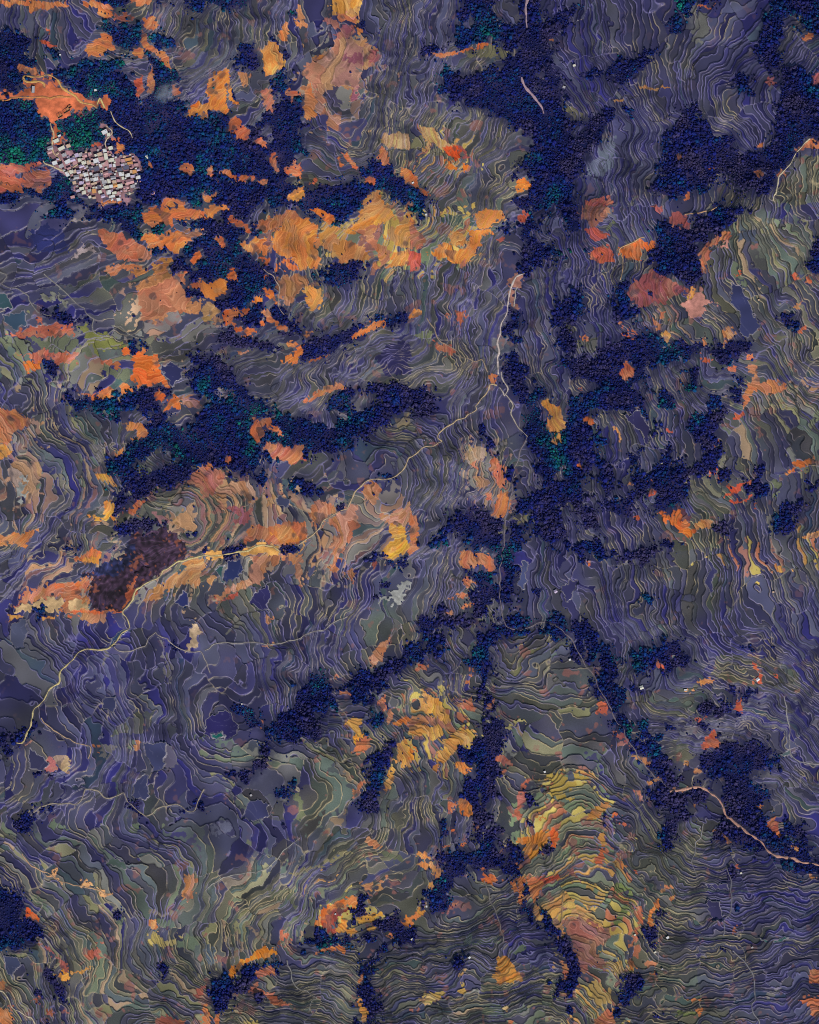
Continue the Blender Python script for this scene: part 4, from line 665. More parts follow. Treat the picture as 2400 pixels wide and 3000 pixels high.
    smoothk = (kind == 1) | (kind == 3) | (pathm < 2.5)
    z = np.where(smoothk, zs-0.5*(kind == 1), zt)
    for n_, (k, val, pts) in enumerate(layers):
        if k == 'w':
            m = (pid == n_+1)
            if m.sum() > 4: z[m] = np.median(zs[m])*0.75+0.25*np.percentile(zs[m], 20)
    z = z.astype(np.float32)
    # --- colours (photo sRGB of a sunlit level piece; made reflectance later) ---
    h1 = ((bid*73856093) ^ (lev*19349663)) & 0xffff; h2 = ((bid*83492791) ^ (lev*2971215)) & 0xffff; h3 = ((bid*49979687) ^ (lev*86028121)) & 0xffff
    r1 = h1/65535.0; r2 = h2/65535.0; r3 = h3/65535.0
    PU = np.array([(58, 54, 108), (66, 62, 106), (50, 46, 110), (75, 73, 106), (67, 64, 98), (88, 88, 116)], float)
    OL = np.array([(106, 105, 90), (90, 91, 80), (124, 120, 98), (80, 83, 80), (100, 108, 96), (96, 92, 88)], float)
    o = np.clip(0.51+(olive-0.5)*1.35+0.85*(r1-0.5)+0.14*noise(120, 41), 0, 1)[..., None]
    base = PU[(r2*5.999).astype(int)]*(1-o)+OL[(r3*5.999).astype(int)]*o
    base = base*(0.80+0.42*((r2*7.31+r3*3.17) % 1.0))[..., None]
    AU = np.array([[(206, 182, 96), (126, 140, 104), (214, 158, 86), (184, 112, 80), (132, 136, 110), (108, 118, 100), (212, 176, 88), (156, 106, 92)],
                   [(176, 134, 108), (156, 122, 106), (188, 152, 120), (126, 116, 110), (104, 100, 104), (148, 104, 102), (196, 146, 104), (138, 132, 122)],
                   [(118, 126, 100), (104, 116, 104), (150, 144, 110), (130, 128, 118), (96, 104, 104), (168, 140, 110), (92, 98, 92), (140, 136, 96)]], float)
    pick = AU[autk, (((r1*5.7+r2*2.3) % 1.0)*7.999).astype(int)]
    sel = (((r3*9.13+r1*1.7) % 1.0) < aut) & (kind == 0)
    base = np.where(sel[..., None], pick*(0.9+0.2*r2)[..., None], base)
    base = base*np.where(sel, 1.08, 0.96)[..., None]
    rare = (r2*r3 > 0.86)
    base = np.where(rare[..., None], base*0.4+0.6*np.array([128, 124, 118]), base)
    base = np.where((r3 < 0.03)[..., None], base*0.5+0.5*np.array([60, 92, 92]), base)
    rose = np.clip((noise(34, 51)+0.5*noise(12, 52)-1.9)*2, 0, 1)*np.clip(olive*1.6, 0.15, 1)
    base = base*(1-0.75*rose[..., None])+0.75*rose[..., None]*np.array([165, 105, 95])
    is4 = (kind == 4); is2 = (kind == 2)
    v2 = (0.90+0.20*r2)[..., None]
    warm = np.stack([1+0.0*r1, 0.93+0.16*r3, 0.88+0.34*r1*r3+0.1*r1], -1)
    base = np.where(is4[..., None], tint*(0.93+0.14*r2)[..., None], base)
    base = np.where(is2[..., None], np.minimum(tint*np.array([1.14, 1.08, 1.0]), 250)*v2*warm, base)
    pale = (np.clip(0.35*noise(45, 62)+0.25*noise(16, 63)-0.15, 0, 0.38)*is2)[..., None]
    base = base*(1-pale)+pale*np.array([196, 150, 112])
    drk = np.clip((noise(22, 53)-1.35)*1.3, 0, 1)*is2            # scrubby spots in the dry fields
    base = base*(1-0.5*drk[..., None])+0.5*drk[..., None]*np.array([70, 62, 70])
    lum = 0.9+0.10*noise(60, 54)*0.6
    base = base*lum[..., None]
    lb = np.clip(0.66+0.30*noise(80, 55)+0.26*noise(20, 56), 0.15, 1.0)
    wl = np.clip(o[..., 0]*0.9+0.35*noise(70, 65)+0.15*noise(18, 66), 0, 1)[..., None]
    lcol = np.array([150, 138, 186])*(1-wl)+np.array([214, 190, 142])*wl
    lcol = np.where(is2[..., None], np.minimum(base*1.18+26, 252), lcol)
    lcol = np.where((is4 & (tint.sum(-1) < 177))[..., None], base*1.5, lcol)
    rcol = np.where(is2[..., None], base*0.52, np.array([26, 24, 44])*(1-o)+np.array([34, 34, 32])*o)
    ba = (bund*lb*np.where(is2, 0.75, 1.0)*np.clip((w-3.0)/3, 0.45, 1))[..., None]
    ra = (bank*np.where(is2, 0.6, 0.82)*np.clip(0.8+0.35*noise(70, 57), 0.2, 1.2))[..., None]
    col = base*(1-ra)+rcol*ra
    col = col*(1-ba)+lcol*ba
    bp = (np.clip((1.7-bd)/1.4, 0, 1)*np.where(pair < 45, 0.6, np.where(pair < 80, -0.6, 0)))
    bp = np.where((kind == 0) | (kind == 4), bp, bp*0.25)
    col = np.where((bp > 0)[..., None], col*(1-bp[..., None])+lcol*bp[..., None], col*(1+0.6*np.minimum(bp, 0)[..., None]))
    char = is4 & (tint.sum(-1) < 177)
    fl = (np.clip((noise(9, 67)+0.6*noise(40, 68)-1.7)*1.5, 0, 0.8)*char)[..., None]
    col = col*(1+0.22*np.clip(noise(12, 69), -1.5, 1.5)*char)[..., None]; col = col*(1-fl)+fl*np.array([150, 84, 62])
    # fine tilled steps across the dry fields
    q = (L*1.45+0.25*noise(30, 83)) % 1.0; qd = np.minimum(q, 1-q)/(sl*1.45)
    fine = np.clip((1.5-qd)/CELL+0.5, 0, 1)*np.clip(0.75+0.4*noise(60, 84), 0.15, 1)*is2*0.5
    col = col*(1-fine[..., None])+fine[..., None]*np.minimum(base*1.22+24, 252)
    qd2 = np.abs(((q+0.32) % 1.0)-0.5)/(sl*1.45)
    fine = np.clip((1.0-qd2)/CELL+0.5, 0, 1)*is2*0.28
    col = col*(1-fine[..., None])+fine[..., None]*base*0.55
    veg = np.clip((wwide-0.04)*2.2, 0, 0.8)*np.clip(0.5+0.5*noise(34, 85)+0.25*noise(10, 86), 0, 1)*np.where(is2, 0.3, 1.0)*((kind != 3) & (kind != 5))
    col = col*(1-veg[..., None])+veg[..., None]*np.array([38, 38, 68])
    g = (1+0.07*noise(46, 64)+0.05*noise(18, 58)+0.04*noise(8, 59))[..., None]
    flatc = tint*g
    col = np.where((kind == 3)[..., None], flatc, col)
    # ponds: even water with a mud rim
    e5 = (kind == 5)
    rim = np.zeros(L.shape, bool)
    for sx, sy in ((1, 0), (-1, 0), (0, 1), (0, -1)):
        rim |= e5 & (np.roll(pid, (sy, sx), (0, 1)) != pid)
    pond = tint*(1+0.05*noise(50, 60))[..., None]
    inner = np.clip((bw+0.6-dd_)/1.6, 0, 1)*0.35*(w > 14)
    pond = pond*(1-inner[..., None])+np.array([120, 115, 140])*inner[..., None]
    col = np.where(e5[..., None], pond, col)
    col = np.where(rim[..., None], np.array([150, 142, 148])*(0.7+0.3*lb[..., None]), col)
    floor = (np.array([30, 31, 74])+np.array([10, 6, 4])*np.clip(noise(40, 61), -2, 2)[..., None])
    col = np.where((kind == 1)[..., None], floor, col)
    pc = np.clip((2.4-pathm)/1.5, 0, 1)*0.45*(kind != 1)
    col = col*(1-pc[..., None])+pc[..., None]*np.array([120, 108, 98])
    wet = np.where(e5, 1.0, np.where((kind == 0), np.clip(1-o[..., 0], 0, 1)*0.8, 0.0)).astype(np.float32)
    return dict(L=L, z=z, kind=kind, col=np.clip(col, 4, 252), wet=wet, bid=bid, lev=lev, paths=paths, pathm=pathm, pid=pid, olive=olive, wide=wwide)

def smooth_line(pts, step):
    """Catmull-Rom through the traced points, resampled at an even step"""
    P = np.vstack([2*pts[0]-pts[1], pts, 2*pts[-1]-pts[-2]]); out = []
    for i in range(1, len(P)-2):
        n = max(2, int(np.hypot(*(P[i+1]-P[i]))/step))
        for t in np.arange(n)/n:
            out.append(0.5*((2*P[i])+(P[i+1]-P[i-1])*t+(2*P[i-1]-5*P[i]+4*P[i+1]-P[i+2])*t*t+(-P[i-1]+3*P[i]-3*P[i+1]+P[i+2])*t**3))
    out.append(pts[-1]); return np.array(out)
# ----------------------------------------------------------------------------
# BUILD
# ----------------------------------------------------------------------------
def lin(c):
    c = np.asarray(c, float)/255.0
    return np.where(c <= 0.04045, c/12.92, ((c+0.055)/1.055)**2.4)*REFL
def rgba(c): return tuple(float(v) for v in lin(c))+(1.0,)
def tag(o, label=None, cat=None, group=None, kind=None):
    if label: o['label'] = label
    if cat: o['category'] = cat
    if group: o['group'] = group
    if kind: o['kind'] = kind
    return o
def world_xy(x, y): return (np.asarray(x)-1200.0)*PX, (1500.0-np.asarray(y))*PX
def nodes_of(m):
    m.use_nodes = True; return m.node_tree.nodes, m.node_tree.links
def soil_material():
    m = bpy.data.materials.new('terrace_soil_and_water'); n, l = nodes_of(m); b = n['Principled BSDF']
    at = n.new('ShaderNodeAttribute'); at.attribute_name = 'cover'
    wt = n.new('ShaderNodeAttribute'); wt.attribute_name = 'wet'
    tc = n.new('ShaderNodeNewGeometry')
    nz = n.new('ShaderNodeTexNoise'); nz.inputs['Scale'].default_value = 0.55; nz.inputs['Detail'].default_value = 4.0; nz.inputs['Roughness'].default_value = 0.65
    l.new(tc.outputs['Position'], nz.inputs['Vector'])
    mr = n.new('ShaderNodeMapRange'); mr.inputs[1].default_value = 0.25; mr.inputs[2].default_value = 0.75; mr.inputs[3].default_value = 0.76; mr.inputs[4].default_value = 1.24
    l.new(nz.outputs[0], mr.inputs[0])
    # water is even, dry soil is grainy
    mx = n.new('ShaderNodeMix'); mx.data_type = 'FLOAT'
    l.new(wt.outputs['Fac'], mx.inputs[0]); l.new(mr.outputs[0], mx.inputs[2]); mx.inputs[3].default_value = 1.0
    sc = n.new('ShaderNodeVectorMath'); sc.operation = 'SCALE'
    l.new(at.outputs['Color'], sc.inputs[0]); l.new(mx.outputs[0], sc.inputs['Scale']); l.new(sc.outputs[0], b.inputs['Base Color'])
    r = n.new('ShaderNodeMapRange'); r.inputs[3].default_value = 0.95; r.inputs[4].default_value = 0.30
    l.new(wt.outputs['Fac'], r.inputs[0]); l.new(r.outputs[0], b.inputs['Roughness'])
    b.inputs['Specular IOR Level'].default_value = 0.25
    bp = n.new('ShaderNodeBump'); bp.inputs['Strength'].default_value = 0.35; bp.inputs['Distance'].default_value = 0.4
    l.new(nz.outputs[0], bp.inputs['Height']); 
    bm_ = n.new('ShaderNodeMath'); bm_.operation = 'MULTIPLY_ADD'; bm_.inputs[1].default_value = -0.33; bm_.inputs[2].default_value = 0.35
    l.new(wt.outputs['Fac'], bm_.inputs[0]); l.new(bm_.outputs[0], bp.inputs['Strength']); l.new(bp.outputs[0], b.inputs['Normal'])
    return m
_mats = {}
def paint(name, c, rough=0.85, grain=0.35, scale=0.8):
    key = (name, tuple(c))
    if key in _mats: return _mats[key]
    m = bpy.data.materials.new(name); n, l = nodes_of(m); b = n['Principled BSDF']
    g = n.new('ShaderNodeNewGeometry'); nz = n.new('ShaderNodeTexNoise'); nz.inputs['Scale'].default_value = scale; nz.inputs['Detail'].default_value = 3
    l.new(g.outputs['Position'], nz.inputs['Vector'])
    rp = n.new('ShaderNodeMix'); rp.data_type = 'RGBA'; c0 = np.array(c, float)
    rp.inputs[6].default_value = rgba(c0*(1-grain)); rp.inputs[7].default_value = rgba(np.minimum(c0*(1+grain*0.5), 250))
    l.new(nz.outputs[0], rp.inputs[0]); l.new(rp.outputs[2], b.inputs['Base Color'])
    b.inputs['Roughness'].default_value = rough; b.inputs['Specular IOR Level'].default_value = 0.2
    _mats[key] = m; return m
def mesh_np(name, V, Q, mat, smooth=False):
    me = bpy.data.meshes.new(name); nv, nq = len(V), len(Q); k = Q.shape[1]
    me.vertices.add(nv); me.vertices.foreach_set('co', np.ascontiguousarray(V, np.float32).ravel())
    me.loops.add(nq*k); me.loops.foreach_set('vertex_index', np.ascontiguousarray(Q, np.int32).ravel())
    me.polygons.add(nq); me.polygons.foreach_set('loop_start', np.arange(0, nq*k, k, dtype=np.int32))
    if smooth: me.polygons.foreach_set('use_smooth', np.ones(nq, bool))
    if mat: me.materials.append(mat)
    me.update(calc_edges=True); return me
def obj(name, me, parent=None, loc=(0, 0, 0), rz=0.0):
    o = bpy.data.objects.new(name, me); COL.objects.link(o); o.location = loc; o.rotation_euler = (0, 0, rz)
    if parent is not None: o.parent = parent
    return o
class MB:
    """collects boxes and prisms into one mesh"""
    def __init__(s): s.v = []; s.f = []
    def box(s, x0, x1, y0, y1, z0, z1):
        n = len(s.v); s.v += [(x, y, z) for z in (z0, z1) for (x, y) in ((x0, y0), (x1, y0), (x1, y1), (x0, y1))]
        s.f += [tuple(n+i for i in q) for q in ((3, 2, 1, 0), (4, 5, 6, 7), (0, 1, 5, 4), (1, 2, 6, 5), (2, 3, 7, 6), (3, 0, 4, 7))]; return s
    def poly(s, pts, faces):
        n = len(s.v); s.v += pts; s.f += [tuple(n+i for i in q) for q in faces]; return s
    def mesh(s, name, mat):
        me = bpy.data.meshes.new(name); me.from_pydata(s.v, [], s.f); me.materials.append(mat); me.update(); return me
    def build(s, name, mat, parent=None): return obj(name, s.mesh(name, mat), parent)

R = build_layout()
ZZ, KIND = R['z'], R['kind']
def zat(x, y):
    fx = np.clip((np.asarray(x)-GX0)/CELL, 0, NX-1.01); fy = np.clip((np.asarray(y)-GY0)/CELL, 0, NY-1.01)
    i = fx.astype(int); j = fy.astype(int); a = fx-i; b = fy-j
    return (ZZ[j, i]*(1-a)+ZZ[j, i+1]*a)*(1-b)+(ZZ[j+1, i]*(1-a)+ZZ[j+1, i+1]*a)*b
def kat(x, y):
    return KIND[np.clip(((np.asarray(y)-GY0)/CELL+.5).astype(int), 0, NY-1), np.clip(((np.asarray(x)-GX0)/CELL+.5).astype(int), 0, NX-1)]

# ------------------------------------------------------------ hillsides ------
SOIL = soil_material()
wxx, wyy = world_xy(PXX, PYY)
VERT = np.stack([wxx, wyy, ZZ], -1).reshape(-1, 3).astype(np.float32)
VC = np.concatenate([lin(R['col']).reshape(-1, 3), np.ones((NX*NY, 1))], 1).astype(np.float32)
VW = R['wet'].reshape(-1)
jj, ii = np.meshgrid(np.arange(NY-1), np.arange(NX-1), indexing='ij')
v00 = (jj*NX+ii)
QUAD = np.stack([v00, v00+NX, v00+NX+1, v00+1], -1).reshape(-1, 4).astype(np.int32)
valley = np.interp(np.arange(-100, 3200), [-100, 0, 300, 480, 640, 800, 1000, 1110, 1200, 1350, 1500, 1700, 1850, 2000, 2200, 2500, 2700, 3000, 3200],
                   [1540, 1540, 1560, 1600, 1570, 1500, 1460, 1455, 1500, 1540, 1490, 1470, 1480, 1430, 1430, 1420, 1610, 1660, 1660])
qx = gx[:-1]+CELL/2; qy = gy[:-1]+CELL/2
east = qx[None, :] > valley[(qy+100).astype(int)][:, None]
south = np.where(east, qy[:, None] > np.interp(qx, [1480, 2400], [1860, 2520])[None, :], qy[:, None] > np.interp(qx, [0, 1480], [2120, 1700])[None, :])
hill = (east*1+south*2).astype(np.int64)
qk = KIND[:-1, :-1]; qp = R['pid'][:-1, :-1]; qb = R['bid'][:-1, :-1].astype(np.int64); ql = R['lev'][:-1, :-1].astype(np.int64)
terr = (qk != 1) & (qk != 3)
key = np.where(qk == 5, qp.astype(np.int64)+10**13, ((qb*4096+ql)*2048+np.where(qk == 0, 0, qp)))*4+hill
key = np.where(terr, key, -1-hill)
# connected pieces of equal key
lab = np.arange(key.size).reshape(key.shape)
eh = key[:, 1:] == key[:, :-1]; ev = key[1:] == key[:-1]
for it in range(400):
    old = lab.copy()
    m_ = np.where(eh, np.minimum(lab[:, 1:], lab[:, :-1]), 10**9)
    lab[:, 1:] = np.minimum(lab[:, 1:], m_); lab[:, :-1] = np.minimum(lab[:, :-1], m_)
    m_ = np.where(ev, np.minimum(lab[1:], lab[:-1]), 10**9)
    lab[1:] = np.minimum(lab[1:], m_); lab[:-1] = np.minimum(lab[:-1], m_)
    lab = lab.ravel()[lab]
    if np.array_equal(old, lab): break
def land_mesh(name, qsel):
    Q = QUAD[qsel]; vs, inv = np.unique(Q, return_inverse=True)
    me = mesh_np(name, VERT[vs], inv.reshape(-1, 4), SOIL, True)
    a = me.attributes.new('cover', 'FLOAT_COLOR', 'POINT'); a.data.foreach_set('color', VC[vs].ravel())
    a = me.attributes.new('wet', 'FLOAT', 'POINT'); a.data.foreach_set('value', np.ascontiguousarray(VW[vs], np.float32))
    return me
labf = lab.ravel(); hf = hill.ravel(); tf = terr.ravel(); kf = qk.ravel()
HNAME = ['terraced hillside with the village and orange fields, west of the valley', 'wooded terraced hillside in the north east',
         'terraced hillside of wide flooded paddies in the south west', 'terraced hillside of close-set paddies in the south east']
order = np.argsort(labf, kind='stable'); sl_ = labf[order]
starts = np.flatnonzero(np.r_[True, sl_[1:] != sl_[:-1]]); ends = np.r_[starts[1:], len(sl_)]
sizes = ends-starts; reps = order[starts]
# how many pieces of the photograph's frame each terrace fills decides which are single parts
for h in range(4):
    base = obj('hillside', land_mesh('hillside', np.flatnonzero(~tf & (hf == h))))
    tag(base, HNAME[h], kind='structure')
    sel = np.flatnonzero(tf[reps] & (hf[reps] == h))
    sel = sel[np.argsort(-sizes[sel])]
    for c in sel[:300]:
        nm = {5: 'pond', 2: 'dry_field'}.get(int(kf[reps[c]]), 'terrace')
        obj(nm, land_mesh(nm, order[starts[c]:ends[c]]), base)
    rest = np.concatenate([order[starts[c]:ends[c]] for c in sel[300:]])
    tag(obj('small_terraces', land_mesh('small_terraces', rest), base), kind='stuff')
# land beyond the frame
me = MB().poly([(-9000, -9000, -6), (9000, -9000, -6), (9000, 9000, -6), (-9000, 9000, -6)], [(0, 1, 2, 3)]).mesh('surrounding_land', paint('field_green', (84, 86, 80), scale=0.01))
tag(obj('surrounding_land', me), 'fields and hills beyond the frame', kind='structure')

# ------------------------------------------------------ tracks and streams ---
PLAB = {'ridge_track': 'pale ridge track winding between the terraces', 'canal': 'straight pale canal bank along the valley floor', 'footpath': 'narrow footpath between terraces',
        'stream': 'stony stream bed between dark trees', 'dirt_road': 'bright dirt road cut into red earth', 'village_lane': 'pale lane between village houses'}
for name, wd, col, pts in R['paths']:
    P = smooth_line(pts, 3.0); d = np.gradient(P, axis=0); d /= np.maximum(np.hypot(d[:, 0], d[:, 1]), 1e-6)[:, None]
    n2 = np.stack([-d[:, 1], d[:, 0]], -1)
    wv = wd/2*np.clip(0.85+0.25*np.sin(np.arange(len(P))*0.7+wd)+0.3*np.sin(np.arange(len(P))*0.11)+0.12*np.random.default_rng(int(wd*10)+len(P)).standard_normal(len(P)), 0.3, 1.6)
    rows = []
    for s, dz in ((-1.25, -1.2), (-1, 0.28), (1, 0.28), (1.25, -1.2)):
        q = P+n2*(wv*s)[:, None]; X, Y = world_xy(q[:, 0], q[:, 1]); zc = np.maximum(zat(q[:, 0], q[:, 1]), zat(P[:, 0], P[:, 1])-0.6)
        rows.append(np.stack([X, Y, zc+dz], -1))
    V = np.stack(rows, 1).reshape(-1, 3); m = len(P); a = np.arange(m-1)
    Q = np.concatenate([np.stack([4*a+k, 4*a+k+1, 4*a+k+5, 4*a+k+4], -1) for k in range(3)])[:, ::-1]
    o = obj(name, mesh_np(name, V, Q, paint(name+'_dust', col, 0.9, 0.4, 0.35)))
    tag(o, PLAB[name], kind='structure')

# ------------------------------------------------------------------ woods ----
def crown_mesh(seed, lobes, squash):
    r = np.random.default_rng(seed)
    import bmesh
    bm = bmesh.new(); bmesh.ops.create_icosphere(bm, subdivisions=2, radius=1.0)
    cs = r.normal(size=(lobes, 3)); cs[:, 2] = np.abs(cs[:, 2])*0.8; cs /= np.linalg.norm(cs, axis=1)[:, None]
    for v in bm.verts:
        d = np.array(v.co); d /= np.linalg.norm(d)
        f = 0.66+0.30*max(0.0, float(np.max(cs@d))-0.55)/0.45+0.09*r.normal()
        v.co = Vector((d[0]*f, d[1]*f, d[2]*f*squash))
    V = [tuple(v.co) for v in bm.verts]; F = [tuple(x.index for x in f.verts) for f in bm.faces]; bm.free()
    for k in range(130):                                    # leaf sprays standing off the crown
        d = r.normal(size=3); d[2] = abs(d[2])*0.9-0.15; d /= np.linalg.norm(d)
        f = 0.66+0.30*max(0.0, float(np.max(cs@d))-0.55)/0.45
        c = d*f*r.uniform(0.92, 1.22); c[2] *= squash
        t = np.cross(d, r.normal(size=3)); t /= np.linalg.norm(t); b = np.cross(d, t)+0.5*d*r.normal()
        s = r.uniform(0.08, 0.17); n = len(V)
        V += [tuple(c+t*s), tuple(c+b*s), tuple(c-t*s*0.8), tuple(c-b*s)]; F.append((n, n+1, n+2, n+3))
    me = bpy.data.meshes.new('crown'); me.from_pydata([(x, y, z+0.35) for x, y, z in V], [], F); me.materials.append(LEAF); me.update(); return me
LEAF = bpy.data.materials.new('foliage'); n, l = nodes_of(LEAF); b = n['Principled BSDF']
ta = n.new('ShaderNodeAttribute'); ta.attribute_type = 'INSTANCER'; ta.attribute_name = 'tone'
gg = n.new('ShaderNodeNewGeometry'); nz = n.new('ShaderNodeTexNoise'); nz.inputs['Scale'].default_value = 0.9; l.new(gg.outputs['Position'], nz.inputs['Vector'])
mr = n.new('ShaderNodeMapRange'); mr.inputs[1].default_value = 0.3; mr.inputs[2].default_value = 0.7; mr.inputs[3].default_value = 0.75; mr.inputs[4].default_value = 1.3; l.new(nz.outputs[0], mr.inputs[0])
vs = n.new('ShaderNodeVectorMath'); vs.operation = 'SCALE'; l.new(ta.outputs['Color'], vs.inputs[0]); l.new(mr.outputs[0], vs.inputs['Scale']); l.new(vs.outputs[0], b.inputs['Base Color'])
b.inputs['Roughness'].default_value = 0.8; b.inputs['Specular IOR Level'].default_value = 0.15
BARK = paint('bark', (70, 58, 52))
def trunk_mesh():
    V = []; F = []
    for k, (z, r_) in enumerate(((-0.6, 0.10), (0.15, 0.065), (0.5, 0.035))):
        V += [(r_*math.cos(a), r_*math.sin(a), z) for a in np.arange(6)*math.pi/3]
    for k in range(2):
        F += [(6*k+i, 6*k+(i+1) % 6, 6*k+6+(i+1) % 6, 6*k+6+i) for i in range(6)]
    for a in (0.4, 2.4, 4.6):                               # three limbs into the crown
        n_ = len(V); c, s = math.cos(a), math.sin(a)
        V += [(0.03*c, 0.03*s, 0.1), (-0.03*s, 0.03*c, 0.12), (0.5*c, 0.5*s, 0.62), (0.03*s, -0.03*c, 0.12)]
        F += [(n_, n_+1, n_+2), (n_, n_+2, n_+3), (n_+1, n_+3, n_+2)]
    me = bpy.data.meshes.new('trunk'); me.from_pydata(V, [], F); me.materials.append(BARK); me.update(); return me
TRUNK = trunk_mesh()
CROWNS = [crown_mesh(s, lo, sq) for s, lo, sq in ((1, 5, 0.75), (2, 7, 0.9), (3, 4, 0.65), (4, 9, 1.05))]
rt = np.random.default_rng(12)
SPC = 5.5
ax, ay = np.meshgrid(np.arange(-50, 2450, SPC), np.arange(-50, 3050, SPC*0.9)); ax[1::2] += SPC/2
ax = (ax+rt.uniform(-2.5, 2.5, ax.shape)).ravel(); ay = (ay+rt.uniform(-2.5, 2.5, ay.shape)).ravel()
def field_at(F, x, y): return F[np.clip(((y-GY0)/CELL+.5).astype(int), 0, NY-1), np.clip(((x-GX0)/CELL+.5).astype(int), 0, NX-1)]
inw = (kat(ax, ay) == 1) & (field_at(R['pathm'], ax, ay) > 3.0)
tx, ty = ax[inw], ay[inw]
big = field_at(noise(150, 71), tx, ty); den = field_at(noise(34, 74), tx, ty)
keep = rt.uniform(0, 1, len(tx)) < np.clip(0.93+0.10*den, 0.55, 1)
tx, ty, big = tx[keep], ty[keep], big[keep]
rad = (1.9+0.45*big+rt.gamma(1.0, 0.9, len(tx)))*PX
rad = np.clip(rad, 1.1, 4.6)
# scrub along the wood edges and on the dry fields
wood = R['wide']
sx = rt.uniform(-40, 2440, 330000); sy = rt.uniform(-40, 3040, 330000)
ks = kat(sx, sy); pw = field_at(wood, sx, sy)
ok = (ks != 1) & (ks != 5) & ((ks != 3) | ((sx > 140) & (sx < 430) & (sy > 430) & (pw > 0.12))) & (field_at(R['pathm'], sx, sy) > 2.5) & (rt.uniform(0, 1, len(sx)) < np.clip((pw-0.05)*2.2, 0, 0.9)*np.clip(-0.05+0.7*field_at(noise(30, 75), sx, sy), 0, 1)*np.where(ks == 2, 0.2, 1)+0.0012*(ks == 2)+0.0003)
sx, sy = sx[ok], sy[ok]; srad = 0.7+rt.gamma(1.6, 0.45, len(sx))
allx = np.r_[tx, sx]; ally = np.r_[ty, sy]; allr = np.r_[rad, srad]
hue = field_at(noise(130, 72), allx, ally)*0.7+field_at(noise(40, 73), allx, ally)*0.55+rt.normal(0, 0.5, len(allx))
green = np.clip(np.maximum(1.1-np.hypot((allx-300)/750, (ally-300)/420), 1.1-np.hypot((allx-720)/420, (ally-1270)/170)), -0.2, 0.85)
TC = np.array([(62, 56, 92), (40, 40, 92), (26, 32, 98), (22, 42, 104), (18, 64, 104), (16, 86, 98), (24, 108, 90)], float)
tpos = np.clip(2.3+1.15*hue+2.0*green, 0, 5.99); k0 = tpos.astype(int); fr = (tpos-k0)[:, None]
tone = TC[k0]*(1-fr)+TC[k0+1]*fr
tone = np.where((rt.uniform(0, 1, len(allx)) < 0.05)[:, None], tone*0.5+np.array([72, 62, 78])*0.5, tone)*rt.uniform(0.85, 1.4, len(allx))[:, None]
tone_l = lin(np.clip(tone, 3, 250))
# the 300 trees that show largest stand singly; the rest is one wood
inframe = (allx > 5) & (allx < 2395) & (ally > 5) & (ally < 2995)
rank = np.argsort(-(allr*inframe))
single = rank[:300]; mass = np.setdiff1d(np.arange(len(allx)), single)
GROVES = [('in the dense wood around the hillside village', 260, 330), ('in the wood east of the village', 700, 430), ('in the dark round wood beside orange fields', 690, 800), ('in the long wood above the ridge track', 700, 1250),
          ('in the wood along the upper stream', 1480, 260), ('in the wood on the upper right edge', 2330, 250), ('in the wood by the pale terraces at upper right', 2000, 750), ('in the wood of the right middle gullies', 1850, 1150),
          ('in the dark wood of the middle valley', 1560, 1500), ('in the strip of wood below the ridge track', 900, 2100), ('in the gully wood of the lower middle', 1430, 2300), ('in the wood of the lower right valley', 2150, 2330),
          ('in the wood on the lower left edge', 60, 2700), ('in the gully wood along the bottom', 1000, 2780), ('in the gully wood at lower right', 1800, 2800)]
protos = []
for q, i in enumerate(single):
    X, Y = world_xy(allx[i], ally[i]); s = float(allr[i])
    t = bpy.data.objects.new('tree', None); COL.objects.link(t)
    t.location = (float(X), float(Y), float(zat(allx[i], ally[i]))+0.55*s); t.rotation_euler = (0, 0, rt.uniform(0, 6.28)); t.scale = (s, s, s*rt.uniform(0.9, 1.25))
    g = min(GROVES, key=lambda G: (G[1]-allx[i])**2+(G[2]-ally[i])**2)
    tn = 'teal green' if tpos[i] > 4.2 else ('dark blue-green' if tpos[i] > 2.4 else 'dusky purple-green')
    tag(t, 'large %s broadleaf tree %s' % (tn, g[0]), 'tree', 'large trees '+g[0])
    cr = bpy.data.objects.new('crown', CROWNS[q % 4]); COL.objects.link(cr); cr.parent = t; cr['tone'] = [float(v) for v in tone_l[i]]+[1.0]
    tr = bpy.data.objects.new('trunk', TRUNK); COL.objects.link(tr); tr.parent = t
    if q < 4: protos.append((cr, tr))
# wood mass: points + instances of the same trees
X, Y = world_xy(allx[mass], ally[mass]); sm = allr[mass]
me = bpy.data.meshes.new('wood'); me.vertices.add(len(mass))
me.vertices.foreach_set('co', np.stack([X, Y, zat(allx[mass], ally[mass])+0.55*sm], -1).astype(np.float32).ravel())
a = me.attributes.new('tone', 'FLOAT_COLOR', 'POINT'); a.data.foreach_set('color', np.concatenate([tone_l[mass], np.ones((len(mass), 1))], 1).astype(np.float32).ravel())
a = me.attributes.new('size', 'FLOAT_VECTOR', 'POINT'); a.data.foreach_set('vector', np.stack([sm*rt.uniform(.85, 1.15, len(sm)), sm*rt.uniform(.85, 1.15, len(sm)), sm*rt.uniform(.8, 1.4, len(sm))], -1).astype(np.float32).ravel())
a = me.attributes.new('turn', 'FLOAT_VECTOR', 'POINT'); a.data.foreach_set('vector', np.stack([0*sm, 0*sm, rt.uniform(0, 6.28, len(sm))], -1).astype(np.float32).ravel())
a = me.attributes.new('kind_of_tree', 'INT', 'POINT'); a.data.foreach_set('value', rt.integers(0, 4, len(sm)).astype(np.int32))
wood_o = tag(obj('woodland', me), 'dark woodland of close-set trees filling gullies and hilltops', 'woodland', kind='stuff')
ng = bpy.data.node_groups.new('wood_trees', 'GeometryNodeTree')
